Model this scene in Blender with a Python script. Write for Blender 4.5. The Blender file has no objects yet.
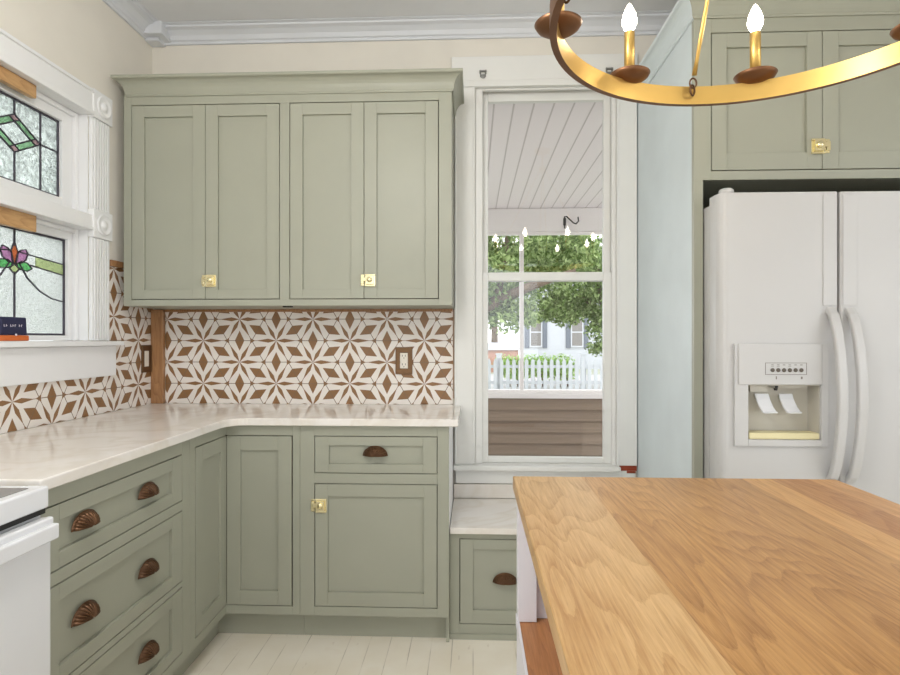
import bpy, bmesh, math, random
from mathutils import Vector, Matrix
random.seed(7)
SC = bpy.context.scene
COL = SC.collection
PI = math.pi

# ------------------------------------------------------------------ materials
M = {}

def srgb(r, g, b):
    def f(c):
        c /= 255.0
        return c / 12.92 if c <= 0.04045 else ((c + 0.055) / 1.055) ** 2.4
    return (f(r), f(g), f(b), 1.0)

class Nodes:
    def __init__(self, name):
        self.m = bpy.data.materials.new(name)
        self.m.use_nodes = True
        self.t = self.m.node_tree
        self.t.nodes.clear()
        self.out = self.t.nodes.new('ShaderNodeOutputMaterial')
        M[name] = self.m

    def n(self, kind, **kw):
        nd = self.t.nodes.new(kind)
        for k, v in kw.items():
            setattr(nd, k, v)
        return nd

    def put(self, sock, v):
        if hasattr(v, 'is_output') or isinstance(v, bpy.types.NodeSocket):
            self.t.links.new(v, sock)
        else:
            sock.default_value = v

    def math(self, op, a, b=None, c=None):
        nd = self.n('ShaderNodeMath', operation=op)
        for i, v in enumerate((a, b, c)):
            if v is not None:
                self.put(nd.inputs[i], v)
        return nd.outputs[0]

    def coord(self):
        return self.n('ShaderNodeTexCoord').outputs['Object']

    def xyz(self):
        s = self.n('ShaderNodeSeparateXYZ')
        self.t.links.new(self.coord(), s.inputs[0])
        return s.outputs

    def noise(self, scale=5.0, detail=3.0, vec=None, mapscale=None, rough=0.5, dist=0.0):
        nd = self.n('ShaderNodeTexNoise')
        nd.inputs['Scale'].default_value = scale
        nd.inputs['Detail'].default_value = detail
        nd.inputs['Roughness'].default_value = rough
        nd.inputs['Distortion'].default_value = dist
        v = vec or self.coord()
        if mapscale:
            mp = self.n('ShaderNodeMapping')
            mp.inputs['Scale'].default_value = mapscale
            self.t.links.new(v, mp.inputs[0])
            v = mp.outputs[0]
        self.t.links.new(v, nd.inputs['Vector'])
        return nd.outputs['Fac']

    def mix(self, fac, a, b, blend='MIX'):
        nd = self.n('ShaderNodeMix', data_type='RGBA', blend_type=blend)
        self.put(nd.inputs[0], fac)
        self.put(nd.inputs[6], a)
        self.put(nd.inputs[7], b)
        return nd.outputs[2]

    def ramp(self, fac, stops, interp='LINEAR'):
        nd = self.n('ShaderNodeValToRGB')
        cr = nd.color_ramp
        cr.interpolation = interp
        while len(cr.elements) < len(stops):
            cr.elements.new(0.5)
        for e, (p, c) in zip(cr.elements, stops):
            e.position = p
            e.color = c
        self.put(nd.inputs[0], fac)
        return nd.outputs[0]

    def bump(self, h, strength=0.2, dist=0.01):
        nd = self.n('ShaderNodeBump')
        nd.inputs['Strength'].default_value = strength
        nd.inputs['Distance'].default_value = dist
        self.t.links.new(h, nd.inputs['Height'])
        return nd.outputs[0]

    def bsdf(self, color, rough=0.5, metal=0.0, normal=None, **kw):
        nd = self.n('ShaderNodeBsdfPrincipled')
        self.put(nd.inputs['Base Color'], color)
        self.put(nd.inputs['Roughness'], rough)
        nd.inputs['Metallic'].default_value = metal
        if normal is not None:
            self.t.links.new(normal, nd.inputs['Normal'])
        for k, v in kw.items():
            self.put(nd.inputs[k], v)
        self.t.links.new(nd.outputs[0], self.out.inputs[0])
        return nd

def paint(name, col, rough=0.45, var=0.04, bump=0.05, bscale=60.0, metal=0.0, **kw):
    N = Nodes(name)
    f = N.noise(6.0, 4.0)
    dark = tuple(c * (1 - var) for c in col[:3]) + (1,)
    light = tuple(min(1, c * (1 + var)) for c in col[:3]) + (1,)
    c = N.ramp(f, [(0.3, dark), (0.7, light)])
    nrm = N.bump(N.noise(bscale, 3.0), bump, 0.004) if bump else None
    N.bsdf(c, rough, metal, nrm, **kw)
    return N.m

paint('wall_cream', srgb(233, 228, 217), 0.75, 0.02, 0.06, 40)
paint('wall_plain', srgb(228, 222, 210), 0.8, 0.02, 0.04)
paint('ceiling_grey', srgb(230, 232, 235), 0.85, 0.015, 0.06, 30)
paint('crown_white', srgb(222, 225, 230), 0.5, 0.015, 0.03)
paint('trim_white', srgb(240, 240, 240), 0.38, 0.012, 0.03)
paint('window_white', srgb(236, 236, 232), 0.4, 0.015, 0.04)
paint('sage', srgb(164, 165, 149), 0.42, 0.02, 0.03)
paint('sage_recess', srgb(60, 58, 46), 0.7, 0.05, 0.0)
paint('pale_blue', srgb(216, 226, 228), 0.5, 0.03, 0.04)
paint('fridge_white', srgb(200, 199, 197), 0.32, 0.008, 0.02, 300)
paint('fridge_cavity', srgb(200, 195, 182), 0.4, 0.02, 0.0)
paint('tray_yellow', srgb(226, 216, 170), 0.4, 0.02, 0.0)
paint('button_grey', srgb(92, 84, 74), 0.5, 0.02, 0.0)
paint('print_grey', srgb(120, 114, 104), 0.6, 0.02, 0.0)
paint('stove_white', srgb(228, 229, 231), 0.22, 0.01, 0.0)
paint('stove_glass', srgb(120, 116, 112), 0.12, 0.02, 0.0)
paint('black', srgb(24, 22, 20), 0.5, 0.05, 0.0)
paint('island_white', srgb(232, 230, 236), 0.45, 0.02, 0.03)
paint('navy', srgb(38, 40, 72), 0.6, 0.05, 0.05)
paint('orange', srgb(214, 110, 50), 0.55, 0.05, 0.05)
paint('lettering', srgb(222, 216, 222), 0.6, 0.03, 0.0)
paint('outlet_white', srgb(236, 230, 218), 0.4, 0.01, 0.0)
paint('bronze', srgb(116, 88, 62), 0.4, 0.15, 0.1, 80, metal=0.75)
paint('bronze_dark', srgb(98, 70, 49), 0.32, 0.3, 0.05, 120, metal=0.7)
paint('brass', srgb(240, 228, 184), 0.16, 0.05, 0.0, metal=1.0)
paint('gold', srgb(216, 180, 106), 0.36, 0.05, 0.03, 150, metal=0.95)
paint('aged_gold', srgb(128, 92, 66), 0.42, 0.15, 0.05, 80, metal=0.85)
paint('steel_grey', srgb(150, 150, 146), 0.35, 0.05, 0.0, metal=0.8)
paint('shutter_grey', srgb(104, 110, 120), 0.6, 0.05, 0.0)
paint('house_white', srgb(188, 191, 196), 0.6, 0.01, 0.0)
paint('roof_grey', srgb(120, 116, 112), 0.8, 0.1, 0.1)
paint('brick_red', srgb(168, 128, 110), 0.8, 0.15, 0.2)
paint('bark', srgb(104, 88, 74), 0.9, 0.3, 0.6, 20)
paint('pink_glass', srgb(214, 150, 196), 0.25, 0.1, 0.1, Alpha=1.0)
paint('street', srgb(158, 157, 155), 0.9, 0.05, 0.1)
paint('lawn', srgb(142, 146, 128), 0.9, 0.25, 0.4)
paint('porch_white', srgb(238, 234, 232), 0.5, 0.015, 0.03)
paint('porch_floor', srgb(178, 174, 176), 0.6, 0.05, 0.05)
paint('chip', srgb(142, 62, 38), 0.8, 0.35, 0.5, 40)
paint('lead', srgb(76, 72, 82), 0.5, 0.1, 0.0, metal=0.3)

# ---- patterned hexagon tile, h = horizontal coordinate index, centre (h0, z0)
def tile_mat(name, axis, h0, z0, a=0.2116):
    N = Nodes(name)
    m = N.math
    o = N.xyz()
    h = m('SUBTRACT', o[axis], h0)
    v = m('SUBTRACT', o[2], z0)
    W = a * math.sqrt(3)
    def wrap(x, p):
        return m('SUBTRACT', x, m('MULTIPLY', m('ROUND', m('DIVIDE', x, p)), p))
    ax, ay = m('ABSOLUTE', wrap(h, W)), m('ABSOLUTE', wrap(v, a))
    bx = m('ABSOLUTE', wrap(m('SUBTRACT', h, W / 2), W))
    by = m('ABSOLUTE', wrap(m('SUBTRACT', v, a / 2), a))
    la = m('ADD', m('MULTIPLY', ax, ax), m('MULTIPLY', ay, ay))
    lb = m('ADD', m('MULTIPLY', bx, bx), m('MULTIPLY', by, by))
    k = m('LESS_THAN', la, lb)
    k1 = m('SUBTRACT', 1.0, k)
    x = m('ADD', m('MULTIPLY', ax, k), m('MULTIPLY', bx, k1))
    y = m('ADD', m('MULTIPLY', ay, k), m('MULTIPLY', by, k1))
    c30 = math.sqrt(3) / 2
    t2 = m('ADD', m('MULTIPLY', x, c30), m('MULTIPLY', y, 0.5))
    s2 = m('ABSOLUTE', m('SUBTRACT', m('MULTIPLY', y, c30), m('MULTIPLY', x, 0.5)))
    g = m('GREATER_THAN', y, t2)
    g1 = m('SUBTRACT', 1.0, g)
    t = m('ADD', m('MULTIPLY', y, g), m('MULTIPLY', t2, g1))
    s = m('ADD', m('MULTIPLY', x, g), m('MULTIPLY', s2, g1))
    # grout along the hexagon edge
    e = m('SUBTRACT', a / 2, t)
    grout = m('LESS_THAN', e, 0.0015)
    dia = m('LESS_THAN', m('ADD', m('DIVIDE', e, 0.235 * a), m('DIVIDE', s, 0.112 * a)), 1.0)
    w = m('ADD', m('MULTIPLY', t, c30), m('MULTIPLY', s, 0.5))
    of = m('ABSOLUTE', m('SUBTRACT', m('MULTIPLY', t, 0.5), m('MULTIPLY', s, c30)))
    up = m('MULTIPLY', w, 0.046 / 0.19)
    dn = m('MULTIPLY', m('SUBTRACT', 0.47 * a, w), 0.046 / 0.28)
    spike = m('LESS_THAN', of, m('MINIMUM', up, dn))
    thin = m('MULTIPLY', m('LESS_THAN', of, 0.006 * a), m('GREATER_THAN', w, 0.40 * a))
    node = m('LESS_THAN', of, m('MULTIPLY', m('SUBTRACT', w, 0.49 * a), 0.42))
    br = m('MAXIMUM', m('MAXIMUM', dia, spike), m('MAXIMUM', thin, node))
    f1 = N.noise(9.0, 3.0)
    f2 = N.noise(120.0, 2.0)
    brown = N.mix(f2, N.mix(f1, srgb(118, 84, 52), srgb(160, 118, 74)), srgb(140, 102, 64))
    white = N.mix(f1, srgb(232, 224, 214), srgb(240, 235, 230))
    c = N.mix(grout, N.mix(br, white, brown), srgb(126, 100, 74))
    hgt = m('SUBTRACT', 1.0, grout)
    N.bsdf(c, 0.4, 0.0, N.bump(hgt, 0.4, 0.002))
    return N.m
tile_mat('tile_back', 0, -1.337, 1.2253)
tile_mat('tile_left', 1, 1.8794, 1.0164)

# ---- quartz with faint tan veins
N = Nodes('quartz')
nz = N.noise(2.2, 6.0, dist=1.6)
v = N.ramp(nz, [(0.44, srgb(236, 231, 224)), (0.5, srgb(230, 223, 213)), (0.56, srgb(238, 233, 227))])
N.bsdf(v, N.math('ADD', 0.10, N.math('MULTIPLY', N.noise(8), 0.1)))

# ---- painted floorboards, running away from the camera
N = Nodes('floor_paint')
o = N.xyz()
bx = N.math('DIVIDE', o[0], 0.084)
fr = N.math('FRACT', bx)
d = N.math('MINIMUM', fr, N.math('SUBTRACT', 1.0, fr))
seam = N.math('LESS_THAN', d, 0.022)
wear = N.noise(3.0, 4.0, mapscale=(6, 1.2, 1))
seamf = N.math('MULTIPLY', seam, N.ramp(wear, [(0.42, (0, 0, 0, 1)), (0.62, (0.55, 0.55, 0.55, 1))]))
base = N.ramp(N.noise(4.0, 5.0), [(0.3, srgb(240, 231, 212)), (0.6, srgb(247, 240, 225)), (0.85, srgb(230, 217, 195))])
scuff = N.ramp(N.noise(14.0, 6.0, mapscale=(3, 1, 1)), [(0.66, (0, 0, 0, 1)), (0.74, (1, 1, 1, 1))])
c = N.mix(seamf, base, srgb(150, 136, 112))
c = N.mix(N.math('MULTIPLY', scuff, 0.25), c, srgb(176, 156, 126))
N.bsdf(c, 0.42, 0.0, N.bump(N.math('SUBTRACT', 1.0, seam), 0.3, 0.003))

# ---- oak
def oak(name, planks=None, dark=1.0, axis=1, tint=None):
    """planks: list of (x limit, colour A, colour B)"""
    N = Nodes(name)
    o = N.xyz()
    crd = N.coord()
    sc = [1, 1, 1]
    # plank index shifts the grain so that boards do not continue each other
    if planks:
        idx = 0.0
        cols = None
        for i, (x0, ca, cb) in enumerate(planks):
            g = N.math('GREATER_THAN', o[0], x0)
            idx = N.math('ADD', idx, g) if i else g
    else:
        idx = 0.0
    cmb = N.n('ShaderNodeCombineXYZ')
    across, along = (0, 1) if axis == 1 else (1, 0)
    if axis == 2:
        across, along = 0, 2
    N.put(cmb.inputs[0], N.math('ADD', o[across], N.math('MULTIPLY', idx, 3.7)))
    N.put(cmb.inputs[1], N.math('ADD', o[along], N.math('MULTIPLY', idx, 1.9)))
    N.put(cmb.inputs[2], o[2] if axis != 2 else o[1])
    vec = cmb.outputs[0]
    fine = N.noise(1.0, 6.0, vec=vec, mapscale=(230, 9, 60), rough=0.68)
    warp = N.noise(1.0, 2.0, vec=vec, mapscale=(5.5, 0.9, 3))
    wob = N.math('ADD', warp, N.math('MULTIPLY', fine, 0.02))
    ring = N.math('FRACT', N.math('MULTIPLY', wob, 24.0))
    ring = N.math('POWER', ring, 2.2)
    knot = N.ramp(N.noise(1.0, 3.0, vec=vec, mapscale=(9, 4, 3)), [(0.70, (0, 0, 0, 1)), (0.80, (1, 1, 1, 1))])
    blotch = N.noise(1.0, 2.0, vec=vec, mapscale=(4, 0.8, 1))
    f = N.math('ADD', N.math('MULTIPLY', fine, 0.80), N.math('MULTIPLY', ring, 0.20))
    f = N.math('ADD', f, N.math('MULTIPLY', N.math('SUBTRACT', blotch, 0.5), 0.5))
    def two(ca, cb):
        return N.ramp(f, [(0.25, ca), (0.72, cb)])
    if planks:
        col = two(planks[0][1], planks[0][2])
        for x0, ca, cb in planks[1:]:
            col = N.mix(N.math('GREATER_THAN', o[0], x0), col, two(ca, cb))
    else:
        col = two(*tint)
    pore = N.ramp(N.noise(1.0, 2.0, vec=vec, mapscale=(420, 16, 60)), [(0.60, (0, 0, 0, 1)), (0.70, (1, 1, 1, 1))])
    col = N.mix(N.math('MULTIPLY', pore, 0.22), col, srgb(120, 78, 40))
    col = N.mix(N.math('MULTIPLY', knot, 0.55), col, srgb(112, 70, 36))
    N.bsdf(col, N.math('ADD', 0.27, N.math('MULTIPLY', fine, 0.14)), 0.0, N.bump(fine, 0.10, 0.002))
    return N.m
oak('oak_top', [(-9, srgb(214, 176, 124), srgb(172, 128, 76)), (0.252 - 0.46, srgb(202, 154, 94), srgb(148, 102, 54)),
                (0.617 - 0.46, srgb(222, 176, 112), srgb(190, 138, 80)), (0.680 - 0.46, srgb(200, 148, 92), srgb(162, 108, 58)), (0.765 - 0.46, srgb(210, 160, 102), srgb(174, 120, 66))])
oak('oak_shelf', tint=(srgb(192, 132, 80), srgb(150, 94, 52)))
oak('oak_post', tint=(srgb(182, 136, 92), srgb(136, 94, 60)), axis=2)
oak('oak_batten', tint=(srgb(210, 168, 118), srgb(176, 132, 84)))

# ---- brown lap siding of the porch wall
N = Nodes('siding')
o = N.xyz()
N.bsdf(N.ramp(N.noise(2.0, 4.0, mapscale=(0.6, 1, 40)), [(0.3, srgb(132, 114, 98)), (0.7, srgb(148, 130, 112))]), 0.55)

# ---- boarded porch ceiling: grooves run away from the house
N = Nodes('beadboard')
o = N.xyz()
fr = N.math('FRACT', N.math('DIVIDE', o[0], 0.108))
gr = N.math('LESS_THAN', fr, 0.09)
N.bsdf(N.mix(gr, srgb(240, 233, 234), srgb(200, 191, 190)), 0.5, 0.0, N.bump(N.math('SUBTRACT', 1.0, gr), 0.6, 0.006))

# ---- clear window pane
N = Nodes('pane')
tr = N.n('ShaderNodeBsdfTransparent')
gl = N.n('ShaderNodeBsdfGlossy')
gl.inputs['Roughness'].default_value = 0.0
fz = N.n('ShaderNodeFresnel'); fz.inputs[0].default_value = 1.45
mx = N.n('ShaderNodeMixShader')
N.t.links.new(fz.outputs[0], mx.inputs[0])
N.t.links.new(tr.outputs[0], mx.inputs[1])
N.t.links.new(gl.outputs[0], mx.inputs[2])
N.t.links.new(mx.outputs[0], N.out.inputs[0])

# ---- rippled and coloured leaded glass
def leaded(name, tint, scale, ripple, rough=0.06, low=0.75, str_=1.0):
    N = Nodes(name)
    nz = N.noise(scale, 3.0, dist=1.2)
    nrm = N.bump(nz, ripple, 0.01)
    lo_ = tuple(c * low for c in tint[:3]) + (1,)
    col = N.ramp(nz, [(0.36, lo_), (0.58, tint)])
    rf = N.n('ShaderNodeBsdfRefraction')
    N.put(rf.inputs['Color'], col)
    rf.inputs['IOR'].default_value = 1.35
    rf.inputs['Roughness'].default_value = rough
    N.t.links.new(nrm, rf.inputs['Normal'])
    tl = N.n('ShaderNodeBsdfTranslucent')
    N.put(tl.inputs['Color'], col)
    N.t.links.new(nrm, tl.inputs['Normal'])
    gl = N.n('ShaderNodeBsdfGlossy')
    gl.inputs['Roughness'].default_value = 0.12
    N.t.links.new(nrm, gl.inputs['Normal'])
    m1 = N.n('ShaderNodeMixShader'); m1.inputs[0].default_value = 0.35
    N.t.links.new(rf.outputs[0], m1.inputs[1]); N.t.links.new(tl.outputs[0], m1.inputs[2])
    m2 = N.n('ShaderNodeMixShader'); m2.inputs[0].default_value = 0.08
    N.t.links.new(m1.outputs[0], m2.inputs[1]); N.t.links.new(gl.outputs[0], m2.inputs[2])
    N.t.links.new(m2.outputs[0], N.out.inputs[0])
leaded('ripple_glass', (0.83, 0.87, 0.84, 1), 58, 1.0, low=0.66)
leaded('hammered_glass', (0.90, 0.92, 0.90, 1), 110, 0.8, low=0.84)
leaded('green_glass', srgb(216, 244, 216), 60, 0.6, low=0.9)
leaded('leaf_glass', srgb(182, 244, 190), 60, 0.6, low=0.9)
leaded('lime_glass', srgb(242, 250, 212), 60, 0.6, low=0.92)
leaded('rose_glass', srgb(236, 210, 214), 60, 0.6, low=0.9)
leaded('mauve_glass', srgb(240, 200, 232), 60, 0.5, low=0.9)
leaded('amber_glass', srgb(250, 180, 140), 60, 0.5, low=0.9)

# ---- glowing bulb
N = Nodes('bulb')
em = N.n('ShaderNodeEmission')
em.inputs[0].default_value = (1.0, 0.88, 0.70, 1)
em.inputs[1].default_value = 12.0
N.t.links.new(em.outputs[0], N.out.inputs[0])
N = Nodes('fill_globe_glow')  # emission for the added globe that fills the room with light
em = N.n('ShaderNodeEmission')
em.inputs[0].default_value = (1.0, 0.98, 0.955, 1)
em.inputs[1].default_value = 16.0
N.t.links.new(em.outputs[0], N.out.inputs[0])
# ---- leaves
def leaf(name, c1, c2, c3):
    N = Nodes(name)
    g = N.n('ShaderNodeNewGeometry')
    c = N.ramp(g.outputs['Random Per Island'], [(0.0, c1), (0.5, c2), (1.0, c3)])
    df = N.n('ShaderNodeBsdfDiffuse'); N.put(df.inputs[0], c)
    tl = N.n('ShaderNodeBsdfTranslucent'); N.put(tl.inputs[0], c)
    mx = N.n('ShaderNodeMixShader'); mx.inputs[0].default_value = 0.4
    N.t.links.new(df.outputs[0], mx.inputs[1]); N.t.links.new(tl.outputs[0], mx.inputs[2])
    N.t.links.new(mx.outputs[0], N.out.inputs[0])
leaf('leaf_tree', srgb(84, 106, 58), srgb(130, 152, 92), srgb(184, 200, 146))
leaf('leaf_dark', srgb(76, 96, 56), srgb(120, 140, 88), srgb(176, 192, 138))
leaf('leaf_hedge', srgb(120, 158, 74), srgb(158, 196, 104), srgb(200, 222, 150))

# ------------------------------------------------------------------ geometry helpers
def world_loc(o):
    p = Vector((0, 0, 0))
    while o is not None:
        p += Vector(o.location)
        o = o.parent
    return p

def FB(y0):     # a face that looks towards the camera: a = x, b = z, c = outwards
    return lambda a, b, c: (a, y0 - c, b)

def FL(x0):     # a face that looks to the right: a = y, b = z, c = outwards
    return lambda a, b, c: (x0 + c, a, b)

class MB:
    def __init__(self, f=None):
        self.bm = bmesh.new()
        self.f = f or (lambda a, b, c: (a, b, c))
        self.smooth = []

    def box(self, a0, a1, b0, b1, c0, c1, f=None):
        f = f or self.f
        vs = [self.bm.verts.new(f(a, b, c)) for a in (a0, a1) for b in (b0, b1) for c in (c0, c1)]
        for q in ((0, 1, 3, 2), (4, 6, 7, 5), (0, 4, 5, 1), (2, 3, 7, 6), (0, 2, 6, 4), (1, 5, 7, 3)):
            self.bm.faces.new([vs[i] for i in q])
        return self

    def poly(self, pts, c0, c1, f=None):       # prism of an outline in (a, b) between c0 and c1
        f = f or self.f
        lo = [self.bm.verts.new(f(a, b, c0)) for a, b in pts]
        hi = [self.bm.verts.new(f(a, b, c1)) for a, b in pts]
        n = len(pts)
        self.bm.faces.new(lo[::-1]); self.bm.faces.new(hi)
        for i in range(n):
            self.bm.faces.new((lo[i], lo[(i + 1) % n], hi[(i + 1) % n], hi[i]))
        return self

    def lathe(self, prof, centre, axis='z', seg=24, smooth=True, f=None):   # prof: (radius, along)
        cx, cy, cz = centre
        rings = []
        for r, h in prof:
            ring = []
            for i in range(seg):
                t = 2 * PI * i / seg
                u, w = max(r, 1e-5) * math.cos(t), max(r, 1e-5) * math.sin(t)
                p = {'z': (cx + u, cy + w, cz + h), 'y': (cx + u, cy + h, cz + w), 'x': (cx + h, cy + u, cz + w)}[axis]
                ring.append(self.bm.verts.new(f(*p) if f else p))
            rings.append(ring)
        for a, b in zip(rings, rings[1:]):
            for i in range(seg):
                fc = self.bm.faces.new((a[i], a[(i + 1) % seg], b[(i + 1) % seg], b[i]))
                fc.smooth = smooth
        for ring in (rings[0], rings[-1]):
            self.bm.faces.new(ring)
        return self

    def tube(self, pts, r, seg=10, closed=False):
        pts = [Vector(p) for p in pts]
        rings = []
        n = len(pts)
        ref = Vector((0.13, 0.27, 0.95))
        for i, p in enumerate(pts):
            a = pts[(i - 1) % n] if (closed or i) else p
            b = pts[(i + 1) % n] if (closed or i < n - 1) else p
            t = (b - a).normalized()
            if abs(t.dot(ref)) > 0.97:
                ref = Vector((0.95, 0.2, 0.1))
            u = t.cross(ref).normalized()
            w = t.cross(u).normalized()
            rr = r[i] if isinstance(r, (list, tuple)) else r
            rings.append([self.bm.verts.new(p + (u * math.cos(k * 2 * PI / seg) + w * math.sin(k * 2 * PI / seg)) * rr) for k in range(seg)])
        for i in range(n if closed else n - 1):
            a, b = rings[i], rings[(i + 1) % n]
            for k in range(seg):
                fc = self.bm.faces.new((a[k], a[(k + 1) % seg], b[(k + 1) % seg], b[k]))
                fc.smooth = True
        if not closed:
            self.bm.faces.new(rings[0]); self.bm.faces.new(rings[-1])
        return self

    def ribbon(self, pts, wdt, th, side):       # a strip of rectangular section along pts; side: constant cross vector
        side = Vector(side).normalized()
        pts = [Vector(p) for p in pts]
        rings = []
        for i, p in enumerate(pts):
            t = (pts[min(i + 1, len(pts) - 1)] - pts[max(i - 1, 0)]).normalized()
            nrm = t.cross(side).normalized()
            rings.append([self.bm.verts.new(p + side * sx * wdt / 2 + nrm * sn * th / 2) for sx, sn in ((-1, -1), (1, -1), (1, 1), (-1, 1))])
        for a, b in zip(rings, rings[1:]):
            for k in range(4):
                fc = self.bm.faces.new((a[k], a[(k + 1) % 4], b[(k + 1) % 4], b[k]))
        self.bm.faces.new(rings[0]); self.bm.faces.new(rings[-1])
        return self

    def sweep(self, prof, path, closed=False):
        """profile (out, z) carried along an XY path, mitred; out is to the right of travel"""
        P = [Vector((x, y)) for x, y in path]
        n = len(P)
        rings = []
        for i, p in enumerate(P):
            def nrm(a, b):
                d = (b - a).normalized()
                return Vector((d.y, -d.x))
            if closed or 0 < i < n - 1:
                n1, n2 = nrm(P[i - 1], p), nrm(p, P[(i + 1) % n])
                mt = (n1 + n2).normalized()
                mt = mt / max(0.2, mt.dot(n1))
            elif i == 0:
                mt = nrm(p, P[1])
            else:
                mt = nrm(P[-2], p)
            rings.append([self.bm.verts.new((p.x + mt.x * o, p.y + mt.y * o, z)) for o, z in prof])
        m = len(prof)
        for i in range(n if closed else n - 1):
            a, b = rings[i], rings[(i + 1) % n]
            for k in range(m):
                self.bm.faces.new((a[k], a[(k + 1) % m], b[(k + 1) % m], b[k]))
        if not closed:
            self.bm.faces.new(rings[0]); self.bm.faces.new(rings[-1])
        return self

    def build(self, name, mat, parent=None, bevel=0.0, seg=2, smooth=False):
        bm = self.bm
        bmesh.ops.recalc_face_normals(bm, faces=bm.faces[:])
        off = world_loc(parent) if parent is not None else Vector((0, 0, 0))
        if parent is not None:
            bmesh.ops.translate(bm, verts=bm.verts[:], vec=-off)
        if smooth:
            for fc in bm.faces:
                fc.smooth = True
        me = bpy.data.meshes.new(name)
        bm.to_mesh(me); bm.free()
        ob = bpy.data.objects.new(name, me)
        COL.objects.link(ob)
        me.materials.append(M[mat])
        if parent is not None:
            ob.parent = parent
        if bevel:
            md = ob.modifiers.new('bevel', 'BEVEL')
            md.width = bevel; md.segments = seg; md.limit_method = 'ANGLE'; md.angle_limit = math.radians(40)
        return ob

def thing(name, label, cat, loc, group=None):
    o = bpy.data.objects.new(name, None)
    o.empty_display_size = 0.1
    COL.objects.link(o)
    o.location = loc
    o['label'] = label; o['category'] = cat
    if group:
        o['group'] = group
    return o

def struct(name, loc=(0, 0, 0)):
    o = bpy.data.objects.new(name, None)
    COL.objects.link(o); o.location = loc; o['kind'] = 'structure'
    return o

def st(o):
    o['kind'] = 'structure'
    return o

def tag(o, label, cat, group=None):
    o['label'] = label; o['category'] = cat
    if group:
        o['group'] = group
    return o

# ------------------------------------------------------------------ the room
XL, YB_, ZC = -1.60, 2.743, 2.765
XR, YF = 2.7, -2.8
# floor, ceiling
st(MB().box(XL, XR, YF, YB_, -0.06, 0.0).build('floor', 'floor_paint'))
st(MB().box(XL - 0.15, XR + 0.15, YF - 0.15, YB_ + 0.15, ZC, ZC + 0.06).build('ceiling', 'ceiling_grey'))
# back wall, opening of the sash window
WX0, WX1, WZ0, WZ1 = 0.0105, 0.689, 0.605, 2.49
wb = MB()
wb.box(XL - 0.15, WX0, YB_, YB_ + 0.14, 0, ZC); wb.box(WX1, XR + 0.15, YB_, YB_ + 0.14, 0, ZC)
wb.box(WX0, WX1, YB_, YB_ + 0.14, 0, WZ0); wb.box(WX0, WX1, YB_, YB_ + 0.14, WZ1, ZC)
wall_back = st(wb.build('wall_back', 'wall_cream'))
# left wall with the leaded window's opening
LY0, LY1, LZ0, LZ1 = 1.675, 2.275, 1.2245, 2.172
wl = MB()
wl.box(XL - 0.15, XL, YF, -2.4, 0, ZC); wl.box(XL - 0.15, XL, -0.1, LY0, 0, ZC)
wl.box(XL - 0.15, XL, -2.4, -0.1, 0, 0.85); wl.box(XL - 0.15, XL, -2.4, -0.1, 2.45, ZC)  # rear opening added out of view to let in extra daylight
wl.box(XL - 0.15, XL, LY1, YB_, 0, ZC)
wl.box(XL - 0.15, XL, LY0, LY1, 0, LZ0); wl.box(XL - 0.15, XL, LY0, LY1, LZ1, ZC)
wall_left = st(wl.build('wall_left', 'wall_cream'))
wr = MB()
wr.box(XR, XR + 0.15, YF, -2.3, 0, ZC); wr.box(XR, XR + 0.15, 1.2, YB_, 0, ZC)
wr.box(XR, XR + 0.15, -2.3, 1.2, 0, 0.8); wr.box(XR, XR + 0.15, -2.3, 1.2, 2.45, ZC)  # unseen opening added so daylight reaches the left wall and ceiling
st(wr.build('wall_right', 'wall_plain'))
wf = MB()
wf.box(XL - 0.15, -1.4, YF - 0.15, YF, 0, ZC); wf.box(1.0, XR + 0.15, YF - 0.15, YF, 0, ZC)
wf.box(-1.4, 1.0, YF - 0.15, YF, 0, 0.9); wf.box(-1.4, 1.0, YF - 0.15, YF, 2.40, ZC)  # opening added behind the camera to light the room
st(wf.build('wall_front', 'wall_plain'))
w3 = struct('fill_window_3', (-0.2, YF - 0.08, 0.9))  # added window, out of view, serves as fill light
f3 = MB(FB(YF - 0.06))
for a in (-1.4, -0.607, 0.167, 0.96):
    f3.box(a, a + 0.04, 0.9, 2.40, 0, 0.04)
f3.box(-1.4, 1.0, 0.9, 0.94, 0.001, 0.039); f3.box(-1.4, 1.0, 2.36, 2.40, 0.001, 0.039)
f3.build('fill_window_frame', 'window_white', w3)
for nm, x, y0, y1, z0, z1 in (('fill_window_4', XR + 0.06, -2.3, 1.2, 0.8, 2.45), ('fill_window_5', XL - 0.10, -2.4, -0.1, 0.85, 2.45)):  # both windows are added out of view as sources of fill light
    w4 = struct(nm, (x, (y0 + y1) / 2, z0))
    f4 = MB(FL(x))
    n4 = 3
    for k in range(n4 + 1):
        a = y0 + (y1 - y0 - 0.04) * k / n4
        f4.box(a, a + 0.04, z0, z1, 0, 0.04)
    for a, b in [(y0 + (y1 - y0 - 0.04) * k / n4 + 0.04, y0 + (y1 - y0 - 0.04) * (k + 1) / n4) for k in range(n4)]:
        f4.box(a, b, z0, z0 + 0.04, 0, 0.04); f4.box(a, b, z1 - 0.04, z1, 0, 0.04)
    f4.build('fill_window_frame', 'window_white', w4)

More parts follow.
